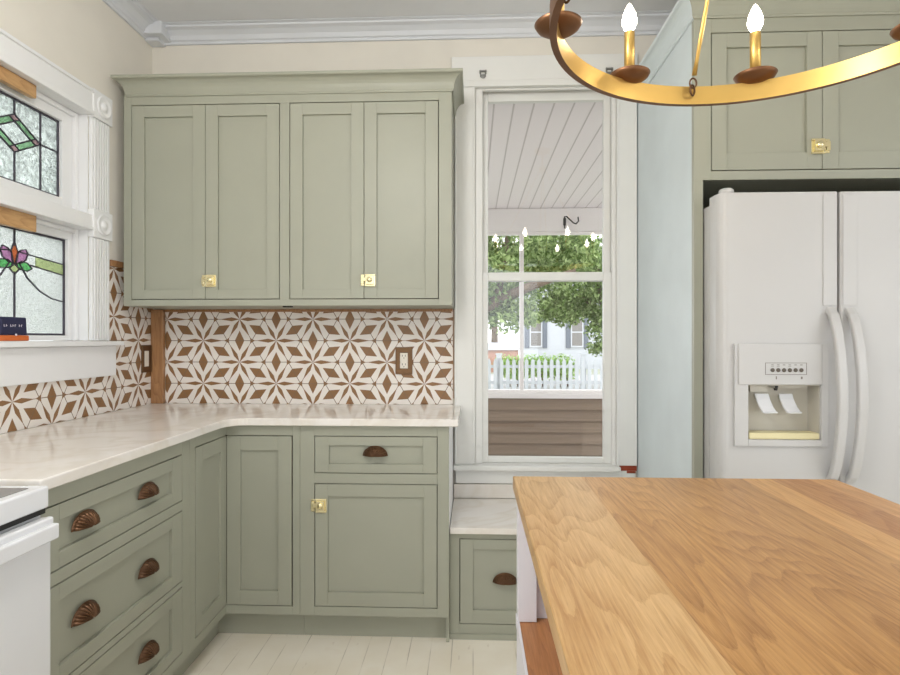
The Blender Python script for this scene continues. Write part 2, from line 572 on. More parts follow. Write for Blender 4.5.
# crown moulding of the room (profile: out from wall, height), with a block in the corner
crown = [(0.001, ZC - 0.07), (0.012, ZC - 0.07), (0.014, ZC - 0.058), (0.022, ZC - 0.054), (0.03, ZC - 0.036), (0.05, ZC - 0.02),
         (0.07, ZC - 0.014), (0.072, ZC - 0.006), (0.088, ZC - 0.004), (0.088, ZC - 0.001), (0.001, ZC - 0.001)]
st(MB().sweep(crown, [(XL + 0.06, YB_), (XR, YB_)]).build('trim_1', 'crown_white'))
st(MB().sweep(crown, [(XL, YF), (XL, YB_ - 0.06)]).build('trim_2', 'crown_white'))
cb = MB()
cb.box(XL + 0.001, XL + 0.105, YB_ - 0.105, YB_ - 0.001, ZC - 0.062, ZC - 0.001)
cb.box(XL + 0.001, XL + 0.07, YB_ - 0.07, YB_ - 0.001, ZC - 0.078, ZC - 0.062)
st(cb.build('trim_3', 'crown_white', None, 0.004))

# tiled splashbacks (part of the walls)
MB(FB(YB_)).box(-1.529, -0.098, 0.9145, 1.50, 0.0002, 0.008).build('tile_splashback', 'tile_back', None)
tb = bpy.data.objects['tile_splashback']; tb.parent = wall_back
MB(FB(YB_)).box(-0.0975, -0.0945, 0.945, 1.376, 0.0005, 0.011).build('tile_edging', 'oak_post', wall_back)
tl = MB(FL(XL)).box(1.15, 2.742, 0.9145, 1.206, 0.0002, 0.008).box(2.392, 2.742, 1.206, 1.553, 0.0002, 0.008).box(1.15, 1.558, 1.206, 1.553, 0.0002, 0.008).build('tile_splashback', 'tile_left', None)
tl.parent = wall_left
# bare wooden cap over the tiles on the left wall, wooden strip in the corner
MB(FL(XL)).box(2.40, 2.742, 1.554, 1.582, 0.0005, 0.018).build('tile_cap', 'oak_post', wall_left, 0.002)
t = thing('corner_post', 'bare wooden post standing in the tiled corner on the white counter', 'post', (-1.56, 2.72, 0.9145))
MB().box(-1.5905, -1.5295, 2.712, 2.7345, 0.915, 1.379).build('post', 'oak_post', t, 0.002)

# ------------------------------------------------------------------ leaded window on the left
win1 = struct('window_1', (XL, 1.975, 1.2245))
F = FL(XL)
ZB0, ZB1 = 1.688, 1.751
# casing
c = MB(F)
c.box(LY0 - 0.005, LY1 + 0.005, LZ1 - 0.002, 2.268, 0.001, 0.022)
c.box(LY0 - 0.004, LY1 + 0.004, LZ1 - 0.006, LZ1 + 0.012, 0.002, 0.027)
c.box(LY0 - 0.004, LY1 + 0.004, 2.257, 2.270, 0.002, 0.03)
c.build('head_casing', 'trim_white', win1, 0.003)
for y0 in (LY1 + 0.0, LY0 - 0.115):
    for z0, z1 in ((1.227, 1.658), (1.778, 2.158)):
        s = MB(F)
        s.box(y0, y0 + 0.115, z0, z1, 0.001, 0.016)
        for k in range(6):      # reeds
            a = y0 + 0.010 + k * 0.0165
            s.box(a, a + 0.0115, z0, z1, 0.016, 0.022)
        s.build('fluted_casing', 'trim_white', win1, 0.003)
    for z0 in (1.659, 2.159):
        b = MB(F)
        b.box(y0 - 0.003, y0 + 0.118, z0, z0 + 0.118, 0.001, 0.027)
        b.lathe([(0.046, 0.0), (0.046, 0.005), (0.040, 0.009), (0.034, 0.005), (0.028, 0.003), (0.020, 0.003), (0.016, 0.009), (0.006, 0.012), (0.0, 0.012)],
                (XL + 0.027, y0 + 0.0575, z0 + 0.059), 'x', 28)
        b.build('rosette_block', 'trim_white', win1, 0.003)
s = MB(F); s.box(LY0 - 0.001, LY1 + 0.001, ZB0, ZB1, -0.10, 0.02); s.box(LY0, LY1, ZB0 - 0.001, ZB0 + 0.012, -0.06, 0.026)
s.build('transom_bar', 'trim_white', win1, 0.003)
s = MB(F); s.box(1.535, 2.43, 1.206, 1.2245, 0.001, 0.055); s.box(LY0 + 0.001, LY1 - 0.001, 1.2246, 1.227, -0.10, 0.01)
s.build('window_stool', 'trim_white', win1, 0.005)
s = MB(F); s.box(1.55, 2.42, 1.074, 1.205, 0.0085, 0.026)
s.build('window_apron', 'trim_white', win1, 0.003)
# jamb lining
s = MB(F)
s.box(LY1 - 0.004, LY1 - 0.0005, 1.228, LZ1 - 0.001, -0.149, 0.0); s.box(LY0 + 0.0005, LY0 + 0.004, 1.228, LZ1 - 0.001, -0.149, 0.0)
s.box(LY0 + 0.004, LY1 - 0.004, LZ1 - 0.004, LZ1 - 0.0005, -0.149, 0.0)
s.build('jamb', 'trim_white', win1)
GX = -0.07
def leaded_sash(z0, z1, gz0, gz1, gy0, gy1, glass, name):
    s = MB(F)
    y0, y1 = LY0 + 0.005, LY1 - 0.005
    s.box(y0, gy0, z0, z1, GX - 0.03, GX + 0.018); s.box(gy1, y1, z0, z1, GX - 0.03, GX + 0.018)
    s.box(gy0, gy1, z0, gz0, GX - 0.03, GX + 0.018); s.box(gy0, gy1, gz1, z1, GX - 0.03, GX + 0.018)
    # stepped stop round the sash
    s.box(y0, y0 + 0.02, z0, z1, GX + 0.018, GX + 0.034); s.box(y1 - 0.02, y1, z0, z1, GX + 0.018, GX + 0.034)
    s.box(y0 + 0.02, y1 - 0.02, z1 - 0.018, z1, GX + 0.018, GX + 0.034)
    sash = s.build('window_sash', 'trim_white', win1, 0.003)
    MB(F).box(gy0, gy1, gz0, gz1, GX - 0.004, GX - 0.0005).build('glass_pane', glass, sash)
    return sash
def came(mb, pts, w=0.006, c0=GX - 0.001, c1=GX + 0.004):
    for (a0, b0), (a1, b1) in zip(pts, pts[1:]):
        d = Vector((a1 - a0, b1 - b0)); L = d.length
        if L < 1e-6: continue
        n = Vector((-d.y, d.x)) / L * w / 2
        e = d / L * w * 0.3
        mb.poly([(a0 - n.x - e.x, b0 - n.y - e.y), (a1 - n.x + e.x, b1 - n.y + e.y), (a1 + n.x + e.x, b1 + n.y + e.y), (a0 + n.x - e.x, b0 + n.y - e.y)], c0, c1)
YC = 1.979
up = leaded_sash(1.754, LZ1 - 0.005, 1.802, 2.112, 1.761, 2.197, 'ripple_glass', 'upper')
m = MB(F)
dw, dh, dz = 0.123, 0.069, 1.984
for k in (1.0, 0.62):
    came(m, [(YC, dz + dh * k), (YC + dw * k, dz), (YC, dz - dh * k), (YC - dw * k, dz), (YC, dz + dh * k)], 0.005)
def lerp(p, q, t): return (p[0] + (q[0] - p[0]) * t, p[1] + (q[1] - p[1]) * t)
tp, rt, bt, lf = (YC, dz + dh), (YC + dw, dz), (YC, dz - dh), (YC - dw, dz)
ip = [(YC, dz + dh * .62), (YC + dw * .62, dz), (YC, dz - dh * .62), (YC - dw * .62, dz)]
op = [tp, rt, bt, lf]
rose, green = MB(F), MB(F)
for i in range(4):
    p, q, r, s_ = op[i], op[(i + 1) % 4], ip[(i + 1) % 4], ip[i]
    t0 = 0.19
    a0, a1 = lerp(p, q, t0), lerp(p, q, 1 - t0)
    came(m, [a0, s_], 0.004); came(m, [a1, r], 0.004)
    green.poly([a0, a1, r, s_], GX - 0.0004, GX + 0.001)
    pr_ = op[i - 1]
    rose.poly([p, a0, s_, lerp(p, pr_, t0)], GX - 0.0004, GX + 0.001)
green.build('green_glass', 'green_glass', up); rose.build('pink_glass', 'rose_glass', up)
for yy, sg in ((YC + dw, 1), (YC - dw, -1)):
    came(m, [(yy, 1.802), (yy, 2.112)])
    came(m, [(yy, dz), (2.197 if sg > 0 else 1.761, dz + 0.0)])
came(m, [(YC, dz + dh), (YC, 2.112)]); came(m, [(YC, dz - dh), (YC, 1.802)])
came(m, [(1.765, 1.806), (2.193, 1.806), (2.193, 2.108), (1.765, 2.108), (1.765, 1.806)], 0.008)
m.build('lead_came', 'lead', up)
lo = leaded_sash(1.228, ZB0 - 0.001, 1.248, 1.640, 1.728, 2.230, 'hammered_glass', 'lower')
m = MB(F)
for g in (1, -1):
    P = lambda a, b: (YC + g * a, b)
    came(m, [P(0.02, 1.555), P(0.10, 1.548), P(0.251, 1.536)], 0.0045)
    came(m, [P(0.075, 1.512), P(0.251, 1.492)], 0.0045)
    came(m, [P(0.02, 1.515), P(0.06, 1.462), P(0.12, 1.418), P(0.18, 1.394), P(0.251, 1.384)], 0.0045)
came(m, [(YC, 1.640), (YC, 1.575)]); came(m, [(YC, 1.478), (YC, 1.248)])
came(m, [(1.732, 1.252), (2.226, 1.252), (2.226, 1.636), (1.732, 1.636), (1.732, 1.252)], 0.008)
def patch(mb_glass, pts):
    mb_glass.poly(pts, GX - 0.0004, GX + 0.0015)
    came(m, pts + [pts[0]], 0.0035)
mv, am, lv, lm = MB(F), MB(F), MB(F), MB(F)
for g in (1, -1):
    q = lambda L: [(YC + g * a, b) for a, b in L]
    patch(mv, q([(0.004, 1.512), (0.028, 1.512), (0.052, 1.528), (0.062, 1.552), (0.052, 1.568), (0.030, 1.562), (0.014, 1.55)]))
    patch(lv, q([(0.010, 1.510), (0.030, 1.520), (0.060, 1.518), (0.082, 1.500), (0.060, 1.488), (0.030, 1.490), (0.012, 1.500)]))
    lm.poly(q([(0.10, 1.546), (0.247, 1.535), (0.247, 1.494), (0.10, 1.509)]), GX - 0.0004, GX + 0.001)
patch(am, [(YC, 1.590), (YC + 0.016, 1.552), (YC + 0.010, 1.520), (YC, 1.508), (YC - 0.010, 1.520), (YC - 0.016, 1.552)])
patch(lm, [(YC, 1.508), (YC + 0.022, 1.490), (YC, 1.470), (YC - 0.022, 1.490)])
m.build('lead_came', 'lead', lo)
mv.build('flower_petal', 'mauve_glass', lo); am.build('flower_heart', 'amber_glass', lo)
lv.build('flower_leaf', 'leaf_glass', lo); lm.build('yellow_glass', 'lime_glass', lo)
# bare battens across the top of each opening
for z0, z1, lab in ((2.120, 2.1675, 'bare wooden batten across the top of the upper leaded window opening'), (1.628, 1.6875, 'bare wooden batten under the transom bar above the flower window')):
    t = thing('wooden_batten', lab, 'batten', (XL, 1.85, z0))
    MB(F).box(LY0 + 0.006, 2.008, z0, z1, -0.030, -0.008).build('batten', 'oak_batten', t, 0.002)
# box on the sill
t = thing('storage_box', 'small navy box with an orange base standing on the white window sill', 'box', (XL - 0.02, 1.90, 1.2272))
bx = MB(F); bx.box(1.84, 1.962, 1.2275, 1.247, -0.046, 0.002); bx.build('box_base', 'orange', t, 0.003)
bx = MB(F); bx.poly([(1.843, 1.2475), (1.958, 1.2475), (1.953, 1.311), (1.847, 1.311)], -0.044, -0.002); lid = bx.build('box_lid', 'navy', t, 0.003)
lt = MB(F)
random.seed(3)
a = 1.856
for k in range(9):
    if k not in (2, 6):
        lt.box(a, a + 0.0018, 1.277, 1.285, -0.0022, -0.0014); lt.box(a + 0.0018, a + 0.005, 1.277 + 0.003 * (k % 3), 1.2788 + 0.003 * (k % 3), -0.0022, -0.0014)
    a += 0.0092
lt.build('lettering', 'lettering', lid)
MB(F).lathe([(0.004, 0), (0.004, 0.002), (0, 0.002)], (XL + 0.002, 1.902, 1.249), 'x', 12).build('clasp', 'lettering', t)

# ------------------------------------------------------------------ sash window in the back wall
win2 = struct('window_2', (0.35, YB_, 0.535))
F = FB(YB_)
s = MB(F)
s.box(-0.089, 0.010, 0.627, 2.482, 0.001, 0.02)
s.box(-0.089, -0.080, 0.627, 2.482, 0.02, 0.024); s.box(0.000, 0.010, 0.627, 2.482, 0.02, 0.024)
s.build('side_casing', 'window_white', win2, 0.002)
s = MB(F)
s.box(0.689, 0.783, 0.627, 2.482, 0.001, 0.02)
s.box(0.774, 0.783, 0.627, 2.482, 0.02, 0.024); s.box(0.689, 0.699, 0.627, 2.482, 0.02, 0.024)
s.build('side_casing', 'window_white', win2, 0.002)
s = MB(F)
s.box(-0.104, 0.786, 2.483, 2.60, 0.001, 0.024); s.box(-0.089, 0.783, 2.452, 2.4825, 0.001, 0.028)
s.build('head_casing', 'window_white', win2, 0.003)
s = MB(F); s.box(-0.095, 0.70, 0.602, 0.6265, -0.005, 0.055)
s.build('window_stool', 'window_white', win2, 0.006)
s = MB(F); s.box(-0.085, 0.775, 0.535, 0.6015, 0.001, 0.02)
s.build('window_apron', 'window_white', win2, 0.002)
s = MB(F)
s.box(0.705, 0.783, 0.602, 0.6265, 0.001, 0.018); s.box(0.735, 0.776, 0.592, 0.602, 0.02, 0.024)
s.build('broken_wood', 'chip', win2)
# jamb and stops
s = MB(F)
s.box(0.011, 0.036, 0.6275, 2.4875, -0.135, -0.0185); s.box(0.675, 0.6885, 0.6275, 2.4875, -0.135, -0.0185)
s.box(0.036, 0.675, 2.478, 2.4875, -0.135, -0.0185)
s.box(0.011, 0.046, 0.6275, 2.4875, -0.018, 0.0); s.box(0.671, 0.6885, 0.6275, 2.4875, -0.018, 0.0); s.box(0.046, 0.671, 2.445, 2.4875, -0.018, 0.0)
s.box(0.011, 0.6885, 0.6055, 0.627, -0.135, -0.006)
s.build('jamb', 'window_white', win2, 0.0015)
def sash(z0, z1, g0, g1, c0, c1, gr_):
    s = MB(F)
    s.box(0.037, 0.074, z0, z1, c0, c1); s.box(gr_, 0.674, z0, z1, c0, c1)
    s.box(0.074, gr_, z0, g0, c0, c1); s.box(0.074, gr_, g1, z1, c0, c1)
    o = s.build('window_sash', 'window_white', win2, 0.003)
    cm = (c0 + c1) / 2
    MB(F).box(0.072, gr_ + 0.002, g0 - 0.002, g1 + 0.002, cm - 0.002, cm + 0.002).build('glass_pane', 'pane', o)
    return o
sash(1.519, 2.476, 1.564, 2.411, -0.084, -0.052, 0.642)
sl = sash(0.628, 1.560, 0.656, 1.518, -0.050, -0.019, 0.635)
# curtain brackets on the head casing
for x, lab in ((0.048, 'small grey metal curtain bracket at the left end of the window head'), (0.651, 'small grey metal curtain bracket at the right end of the window head')):
    t = thing('curtain_bracket', lab, 'bracket', (x, YB_ - 0.024, 2.50))
    G = FB(YB_ - 0.0245)
    b = MB(G)
    b.box(x - 0.014, x + 0.014, 2.498, 2.512, 0, 0.003); b.box(x - 0.017, x - 0.009, 2.512, 2.532, 0, 0.004); b.box(x + 0.009, x + 0.017, 2.512, 2.532, 0, 0.004)
    b.build('bracket_plate', 'steel_grey', t, 0.001)
    b = MB()
    b.tube([(x + 0.011 * math.cos(k * PI / 8 + PI), YB_ - 0.030, 2.505 + 0.013 * math.sin(k * PI / 8 + PI)) for k in range(9)], 0.0028, 8)
    b.box(x - 0.016, x + 0.016, YB_ - 0.038, YB_ - 0.0275, 2.520, 2.526)
    b.build('bracket_hook', 'steel_grey', t)

# ------------------------------------------------------------------ cabinet parts
def shaker(F, a0, a1, b0, b1, parent, name='door', stile=0.055, rail=0.050, th=0.020, rec=0.010, mat='sage', botrail=None):
    m = MB(F)
    br = botrail or rail
    m.box(a0, a0 + stile, b0, b1, -th, 0); m.box(a1 - stile, a1, b0, b1, -th, 0)
    m.box(a0 + stile, a1 - stile, b0, b0 + br, -th, 0); m.box(a0 + stile, a1 - stile, b1 - rail, b1, -th, 0)
    i0, i1, j0, j1 = a0 + stile, a1 - stile, b0 + br, b1 - rail
    m.box(i0, i1, j0, j1, -th, -rec)
    return m.build(name, mat, parent, 0.0012)

def cup_pull(F, a, b, parent, W=0.092, H=0.036, D=0.023):
    m = MB()
    nt, npf = 132, 10
    rings = []
    for j in range(npf + 1):
        ph = PI / 2 * j / npf
        ring = []
        for i in range(nt + 1):
            th = PI * i / nt
            rib = 1 + 0.26 * (abs(math.cos(th * 11.5)) - 0.6) * math.sin(ph) ** 0.8 * (1 if j < npf else 0)
            r = max(math.sin(ph), 0.06) * (1 + 0.05 * (abs(math.cos(th * 11.5)) - 0.6) * (1 if 0 < j < npf else 0))
            ring.append(m.bm.verts.new(F(a + W / 2 * math.cos(th) * r, b + H * math.sin(th) * r - H * 0.4, 0.0015 + D * math.cos(ph) * rib)))
        rings.append(ring)
    fl = [m.bm.verts.new(F(a + (W / 2 + 0.005) * math.cos(PI * i / nt), b + (H + 0.005) * math.sin(PI * i / nt) - H * 0.4, 0.0012)) for i in range(nt + 1)]
    rings.append(fl)
    for p, q in zip(rings, rings[1:]):
        for i in range(nt):
            fc = m.bm.faces.new((p[i], p[i + 1], q[i + 1], q[i])); fc.smooth = True
    o = m.build('cup_pull', 'bronze_dark', parent)
    md = o.modifiers.new('thick', 'SOLIDIFY'); md.thickness = 0.0012; md.offset = 0
    o['label'] = 'fan shaped bronze cup pull'
    return o

def latch(F, a, b, parent, flip=1, k=1.0):
    """brass latch: body on the door that carries it, keeper on its neighbour"""
    m = MB(F)
    s = lambda x: a + flip * x * k
    def bx(x0, x1, z0, z1, c0, c1):
        m.box(min(s(x0), s(x1)), max(s(x0), s(x1)), b + z0 * k, b + z1 * k, c0, c1)
    bx(-0.002, 0.044, -0.028, 0.026, 0.0004, 0.003)
    bx(0.002, 0.036, -0.020, 0.018, 0.003, 0.014)
    bx(-0.012, 0.006, -0.006, 0.010, 0.006, 0.013)
    bx(-0.002, 0.044, -0.029, -0.022, 0.003, 0.008); bx(-0.002, 0.044, 0.018, 0.025, 0.003, 0.007)
    m.lathe([(0.012 * k, 0), (0.012 * k, 0.006), (0.008 * k, 0.010), (0.0, 0.011)], (s(0.020), b, 0.0135), 'z', 16, f=F)
    o = m.build('latch', 'brass', parent, 0.0015)
    o['label'] = 'brass cupboard latch'
    m = MB(F)
    bx(-0.020, -0.0045, -0.026, 0.024, 0.0004, 0.003); bx(-0.019, -0.006, -0.018, 0.014, 0.003, 0.010)
    m.build('latch_keeper', 'brass', o, 0.0012)
    return o

# crown used on the cabinets: out, height above the frame
def cab_crown(z0, z1, proj):
    h = z1 - z0
    return [(0.0, z0), (0.006, z0), (0.008, z0 + 0.08 * h)] + \
        [(0.010 + (proj - 0.014) * (1 - math.cos(t * PI / 2 / 6)), z0 + 0.10 * h + (0.72 * h) * math.sin(t * PI / 2 / 6)) for t in range(7)] + \
        [(proj, z0 + 0.86 * h), (proj, z1), (0.0, z1)]

# ------------------------------------------------------------------ wall cupboard on the back wall
UX0, UX1, UY = -1.553, -0.093, 2.438
t = thing('wall_cupboard', 'wide sage green wall cupboard with four tall doors above the tiled splashback', 'cabinet', (-0.82, 2.59, 1.38))
F = FB(UY)
m = MB(F)
m.box(UX0, UX1, 1.3805, 2.318, -0.2955, -0.026)
m.build('carcass', 'sage', t)
m = MB(F)   # dark inside behind the door gaps
m.box(UX0 + 0.03, UX1 - 0.03, 1.405, 2.275, -0.026, -0.0215)
m.build('door_gap', 'sage_recess', t)
m = MB(F)
d = [(-1.515, -1.1845), (-1.182, -0.852), (-0.803, -0.4775), (-0.475, -0.152)]
z0, z1 = 1.411, 2.269
g = 0.0032
m.box(UX0, d[0][0] - g, 1.3805, 2.318, -0.026, 0); m.box(d[3][1] + g, UX1, 1.3805, 2.318, -0.026, 0)
m.box(d[1][1] + g, d[2][0] - g, z0 - g, z1 + g, -0.026, 0)
m.box(d[0][0] - g, d[3][1] + g, 1.3805, z0 - g, -0.026, 0); m.box(d[0][0] - g, d[3][1] + g, z1 + g, 2.318, -0.026, 0)
m.build('face_frame', 'sage', t, 0.001)
doors = [shaker(F, a0, a1, z0, z1, t, 'door', 0.055, 0.050, botrail=0.041) for a0, a1 in d]
latch(F, -1.177, 1.492, doors[1]); latch(F, -0.470, 1.492, doors[3])
m = MB()
m.sweep(cab_crown(2.308, 2.386, 0.05), [(UX0 + 0.022, 2.741), (UX0 + 0.022, UY), (UX1, UY), (UX1, 2.741)])
m.build('crown_moulding', 'sage', t, 0.0008)
MB(F).box(UX0 + 0.01, UX1 - 0.01, 2.318, 2.384, -0.295, -0.002).build('top_board', 'sage', t)
MB(FB(YB_)).box(-1.525, -0.10, 1.367, 1.3795, 0.0085, 0.02).build('brown_strip', 'oak_post', t)  # thin brown strip along the tiles just below the cupboard
MB(F).box(-0.84, -0.80, 1.374, 1.3803, -0.03, -0.01).build('catch', 'sage_recess', t)

# ------------------------------------------------------------------ base cabinets
YB, XB = 2.258, -1.008
ZT = 0.8838
# --- back run: cupboard with a drawer over a door
t = thing('base_cupboard', 'sage green base cupboard with one drawer above a square latched door', 'cabinet', (-0.4, 2.5, 0))
F = FB(YB)
X0, X1 = -0.703, -0.097
m = MB(F)
m.box(X0 + 0.0005, X1 - 0.012, 0.112, ZT, -0.46, -0.026); m.box(X0 + 0.0005, X1 - 0.012, 0, 0.112, -0.46, -0.075)
m.build('carcass', 'sage', t)
MB(F).box(X0 + 0.03, X1 - 0.03, 0.14, 0.85, -0.026, -0.0215).build('door_gap', 'sage_recess', t)
m = MB(F)
a0, a1 = -0.641, -0.146
m.box(X0 + 0.0005, a0 - g, 0.112, ZT, -0.026, 0); m.box(a1 + g, X1, 0.112, ZT, -0.026, 0)
m.box(a0 - g, a1 + g, 0.838 + g, ZT, -0.026, 0); m.box(a0 - g, a1 + g, 0.645 + g, 0.692 - g, -0.026, 0); m.box(a0 - g, a1 + g, 0.112, 0.151 - g, -0.026, 0)
m.build('face_frame', 'sage', t, 0.001)
MB(F).box(X1 - 0.0115, X1, 0.445, ZT, -0.46, -0.027).build('end_panel', 'trim_white', t)['label'] = 'white painted end panel'
MB(F).box(X1 - 0.0115, X1, 0.0, 0.4445, -0.46, -0.027).build('side_panel', 'sage', t)
dr = shaker(F, a0, a1, 0.692, 0.838, t, 'drawer', 0.056, 0.036)
cup_pull(F, -0.395, 0.776, dr)
dd = shaker(F, a0, a1, 0.151, 0.645, t, 'door', 0.052, 0.050, botrail=0.056)
latch(F, a0 + 0.004, 0.560, dd)
MB(F).box(X0 + 0.0005, X1 - 0.013, 0.0, 0.1115, -0.0745, -0.060).build('toe_board', 'sage', t)

# --- corner unit with folding door
t = thing('corner_cupboard', 'sage green corner cupboard with two narrow doors meeting at the inside corner', 'cabinet', (-1.2, 2.45, 0))
m = MB()
m.box(XL + 0.01, XB - 0.026, 1.962, 2.718, 0.112, ZT); m.box(XB - 0.026, X0 - 0.0005, YB + 0.026, 2.718, 0.112, ZT)
m.box(XL + 0.01, XB - 0.075, 1.962, 2.718, 0, 0.112); m.box(XB - 0.075, X0 - 0.0005, YB + 0.075, 2.718, 0, 0.112)
m.build('carcass', 'sage', t)
m = MB()
m.box(XB - 0.026, XB - 0.0215, 1.98, YB, 0.14, 0.85); m.box(XB - 0.02, -0.72, YB + 0.0215, YB + 0.026, 0.14, 0.85)
m.build('door_gap', 'sage_recess', t)
m = MB(F)
m.box(-0.736 + g, X0 - 0.0005, 0.112, ZT, -0.026, 0); m.box(XB, -0.736 + g, 0.838 + g, ZT, -0.026, 0); m.box(XB, -0.736 + g, 0.112, 0.149 - g, -0.026, 0)
GL = FL(XB)
m.box(1.9625, 2.005 - g, 0.112, ZT, -0.026, 0, GL); m.box(2.005 - g, YB + 0.026, 0.838 + g, ZT, -0.026, 0, GL); m.box(2.005 - g, YB + 0.026, 0.112, 0.149 - g, -0.026, 0, GL)
m.build('face_frame', 'sage', t, 0.001)
shaker(GL, 2.007, YB + 0.004, 0.149, 0.838, t, 'door', 0.052, 0.056)
shaker(F, XB + 0.002, -0.738, 0.149, 0.838, t, 'door', 0.056, 0.058)
m = MB()
m.box(XB - 0.0745, XB - 0.060, 1.963, YB + 0.060, 0, 0.1115); m.box(XB - 0.060, X0 - 0.0005, YB + 0.060, YB + 0.0745, 0, 0.1115)
m.build('toe_board', 'sage', t)

# --- left run: three wide drawers
t = thing('drawer_cabinet', 'sage green cabinet of three wide drawers with bronze pulls beside the stove', 'cabinet', (-1.3, 1.6, 0))
Y0, Y1 = 1.2415, 1.9615
m = MB()
m.box(XL + 0.01, XB - 0.026, Y0, Y1, 0.112, ZT); m.box(XL + 0.01, XB - 0.075, Y0, Y1, 0, 0.112)
m.build('carcass', 'sage', t)
MB(GL).box(Y0 + 0.01, Y1 - 0.03, 0.13, 0.85, -0.026, -0.0215).build('drawer_gap', 'sage_recess', t)
zs = [(0.676, 0.832), (0.397, 0.637), (0.149, 0.372)]
a0, a1 = 1.268, 1.908
m = MB(GL)
m.box(Y0, a0 - g, 0.112, ZT, -0.026, 0); m.box(a1 + g, Y1, 0.112, ZT, -0.026, 0)
for b0, b1 in ((0.832 + g, ZT), (0.637 + g, 0.676 - g), (0.372 + g, 0.397 - g), (0.112, 0.149 - g)):
    m.box(a0 - g, a1 + g, b0, b1, -0.026, 0)
m.build('face_frame', 'sage', t, 0.001)
for (b0, b1), pz in zip(zs, (0.764, 0.525, 0.268)):
    dr = shaker(GL, a0, a1, b0, b1, t, 'drawer', 0.062, 0.040)
    for py in (1.420, 1.702):
        cup_pull(GL, py, pz, dr)
MB(GL).box(Y0, Y1, 0, 0.1115, -0.0745, -0.060).build('toe_board', 'sage', t)

# --- L-shaped worktop with a rounded inside corner
t = thing('worktop', 'white quartz L-shaped worktop over the green base cupboards', 'worktop', (-1.2, 2.3, 0.884))
FX, FY = XB + 0.026, YB - 0.026
pts = [(XL + 0.0095, 1.2395), (FX, 1.2395)]
r = 0.075
for k in range(9):
    th = PI - k * (PI / 2) / 8
    pts.append((FX + r + r * math.cos(th), FY - r + r * math.sin(th)))
pts += [(-0.059, FY), (-0.059, 2.7), (-0.0935, 2.7), (-0.0935, 2.7335), (XL + 0.0095, 2.7335)]
m = MB(lambda a, b, c: (a, b, c)); m.poly(pts, 0.8843, 0.9143)
m.build('slab', 'quartz', t, 0.004, 3)

# --- window bench: low cupboard with its own top
t = thing('bench_cupboard', 'low sage green drawer cupboard set under the sash window', 'cabinet', (0.35, 2.5, 0))
YN = 2.315
F = FB(YN)
m = MB(F); m.box(-0.0965, 0.777, 0.0, 0.4365, -0.405, -0.026); m.build('carcass', 'sage', t)
MB(F).box(-0.07, 0.76, 0.05, 0.42, -0.026, -0.0215).build('drawer_gap', 'sage_recess', t)
ds = [(-0.053, 0.316), (0.366, 0.735)]
m = MB(F)
m.box(-0.0965, ds[0][0] - g, 0, 0.4365, -0.026, 0); m.box(ds[0][1] + g, ds[1][0] - g, 0, 0.4365, -0.026, 0); m.box(ds[1][1] + g, 0.777, 0, 0.4365, -0.026, 0)
for a0, a1 in ds:
    m.box(a0 - g, a1 + g, 0.409 + g, 0.4365, -0.026, 0); m.box(a0 - g, a1 + g, 0, 0.063 - g, -0.026, 0)
m.build('face_frame', 'sage', t, 0.001)
for a0, a1 in ds:
    dr = shaker(F, a0, a1, 0.063, 0.409, t, 'drawer', 0.053, 0.040, botrail=0.054)
    cup_pull(F, (a0 + a1) / 2, 0.248, dr)
MB(F).box(-0.0965, 0.777, 0, 0.022, 0.0004, 0.008).build('base_strip', 'sage', t)
t = thing('window_seat_slab', 'low white quartz shelf below the sash window', 'worktop', (0.35, 2.5, 0.437))
MB().box(-0.0945, 0.777, YN - 0.022, 2.722, 0.437, 0.4625).build('slab', 'quartz', t, 0.003)
MB().box(-0.0945, 0.777, 2.7225, 2.741, 0.463, 0.531).build('upstand', 'quartz', t, 0.002)

# ------------------------------------------------------------------ fridge surround and fridge
PX0, PX1, PY = 0.788, 1.757, 2.04
t = thing('fridge_surround', 'tall sage green cupboard with pale blue side built around the white fridge', 'cabinet', (1.27, 2.4, 0))
F = FB(PY)
MB().box(PX0, PX0 + 0.018, PY + 0.022, 2.7415, 0, 2.39).build('side_panel', 'pale_blue', t)['label'] = 'pale blue side panel'
MB().box(PX1 - 0.018, PX1, PY + 0.022, 2.7415, 0, 2.39).build('side_panel', 'sage', t)
MB().box(PX0 + 0.0185, PX1 - 0.0185, PY + 0.046, 2.7415, 1.82, 2.39).build('carcass', 'sage', t)
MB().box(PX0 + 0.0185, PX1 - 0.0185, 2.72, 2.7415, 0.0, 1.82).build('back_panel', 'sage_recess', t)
MB(F).box(0.84, 1.70, 1.83, 2.33, -0.026, -0.0215).build('door_gap', 'sage_recess', t)
m = MB(F)
m.box(PX0, 0.820, 0, 1.801, -0.022, 0); m.box(1.726, PX1, 0, 1.801, -0.022, 0)
m.box(PX0, 0.851 - g, 1.801, 2.385, -0.022, 0); m.box(1.694 + g, PX1, 1.801, 2.385, -0.022, 0)
m.box(0.851 - g, 1.694 + g, 1.801, 1.836 - g, -0.022, 0); m.box(0.851 - g, 1.694 + g, 2.323 + g, 2.385, -0.022, 0)
m.build('face_frame', 'sage', t, 0.001)
d1 = shaker(F, 0.851, 1.2335, 1.836, 2.323, t, 'door', 0.052, 0.050, botrail=0.060)
d2 = shaker(F, 1.236, 1.694, 1.836, 2.323, t, 'door', 0.055, 0.050, botrail=0.060)
latch(F, 1.2385, 1.917, d1, -1)
prof = cab_crown(2.375, 2.455, 0.05)
m = MB(); m.sweep(prof, [(PX0, 2.741), (PX0, PY), (PX1, PY), (PX1, 2.741)])
o = m.build('crown_moulding', 'sage', t)
o.data.materials.append(M['pale_blue'])
for p in o.data.polygons:
    c = p.center + Vector(t.location)
    if c.x < PX0 + 0.001 and c.y > PY + 0.1:      # the run over the blue side is painted like the side
        p.material_index = 1
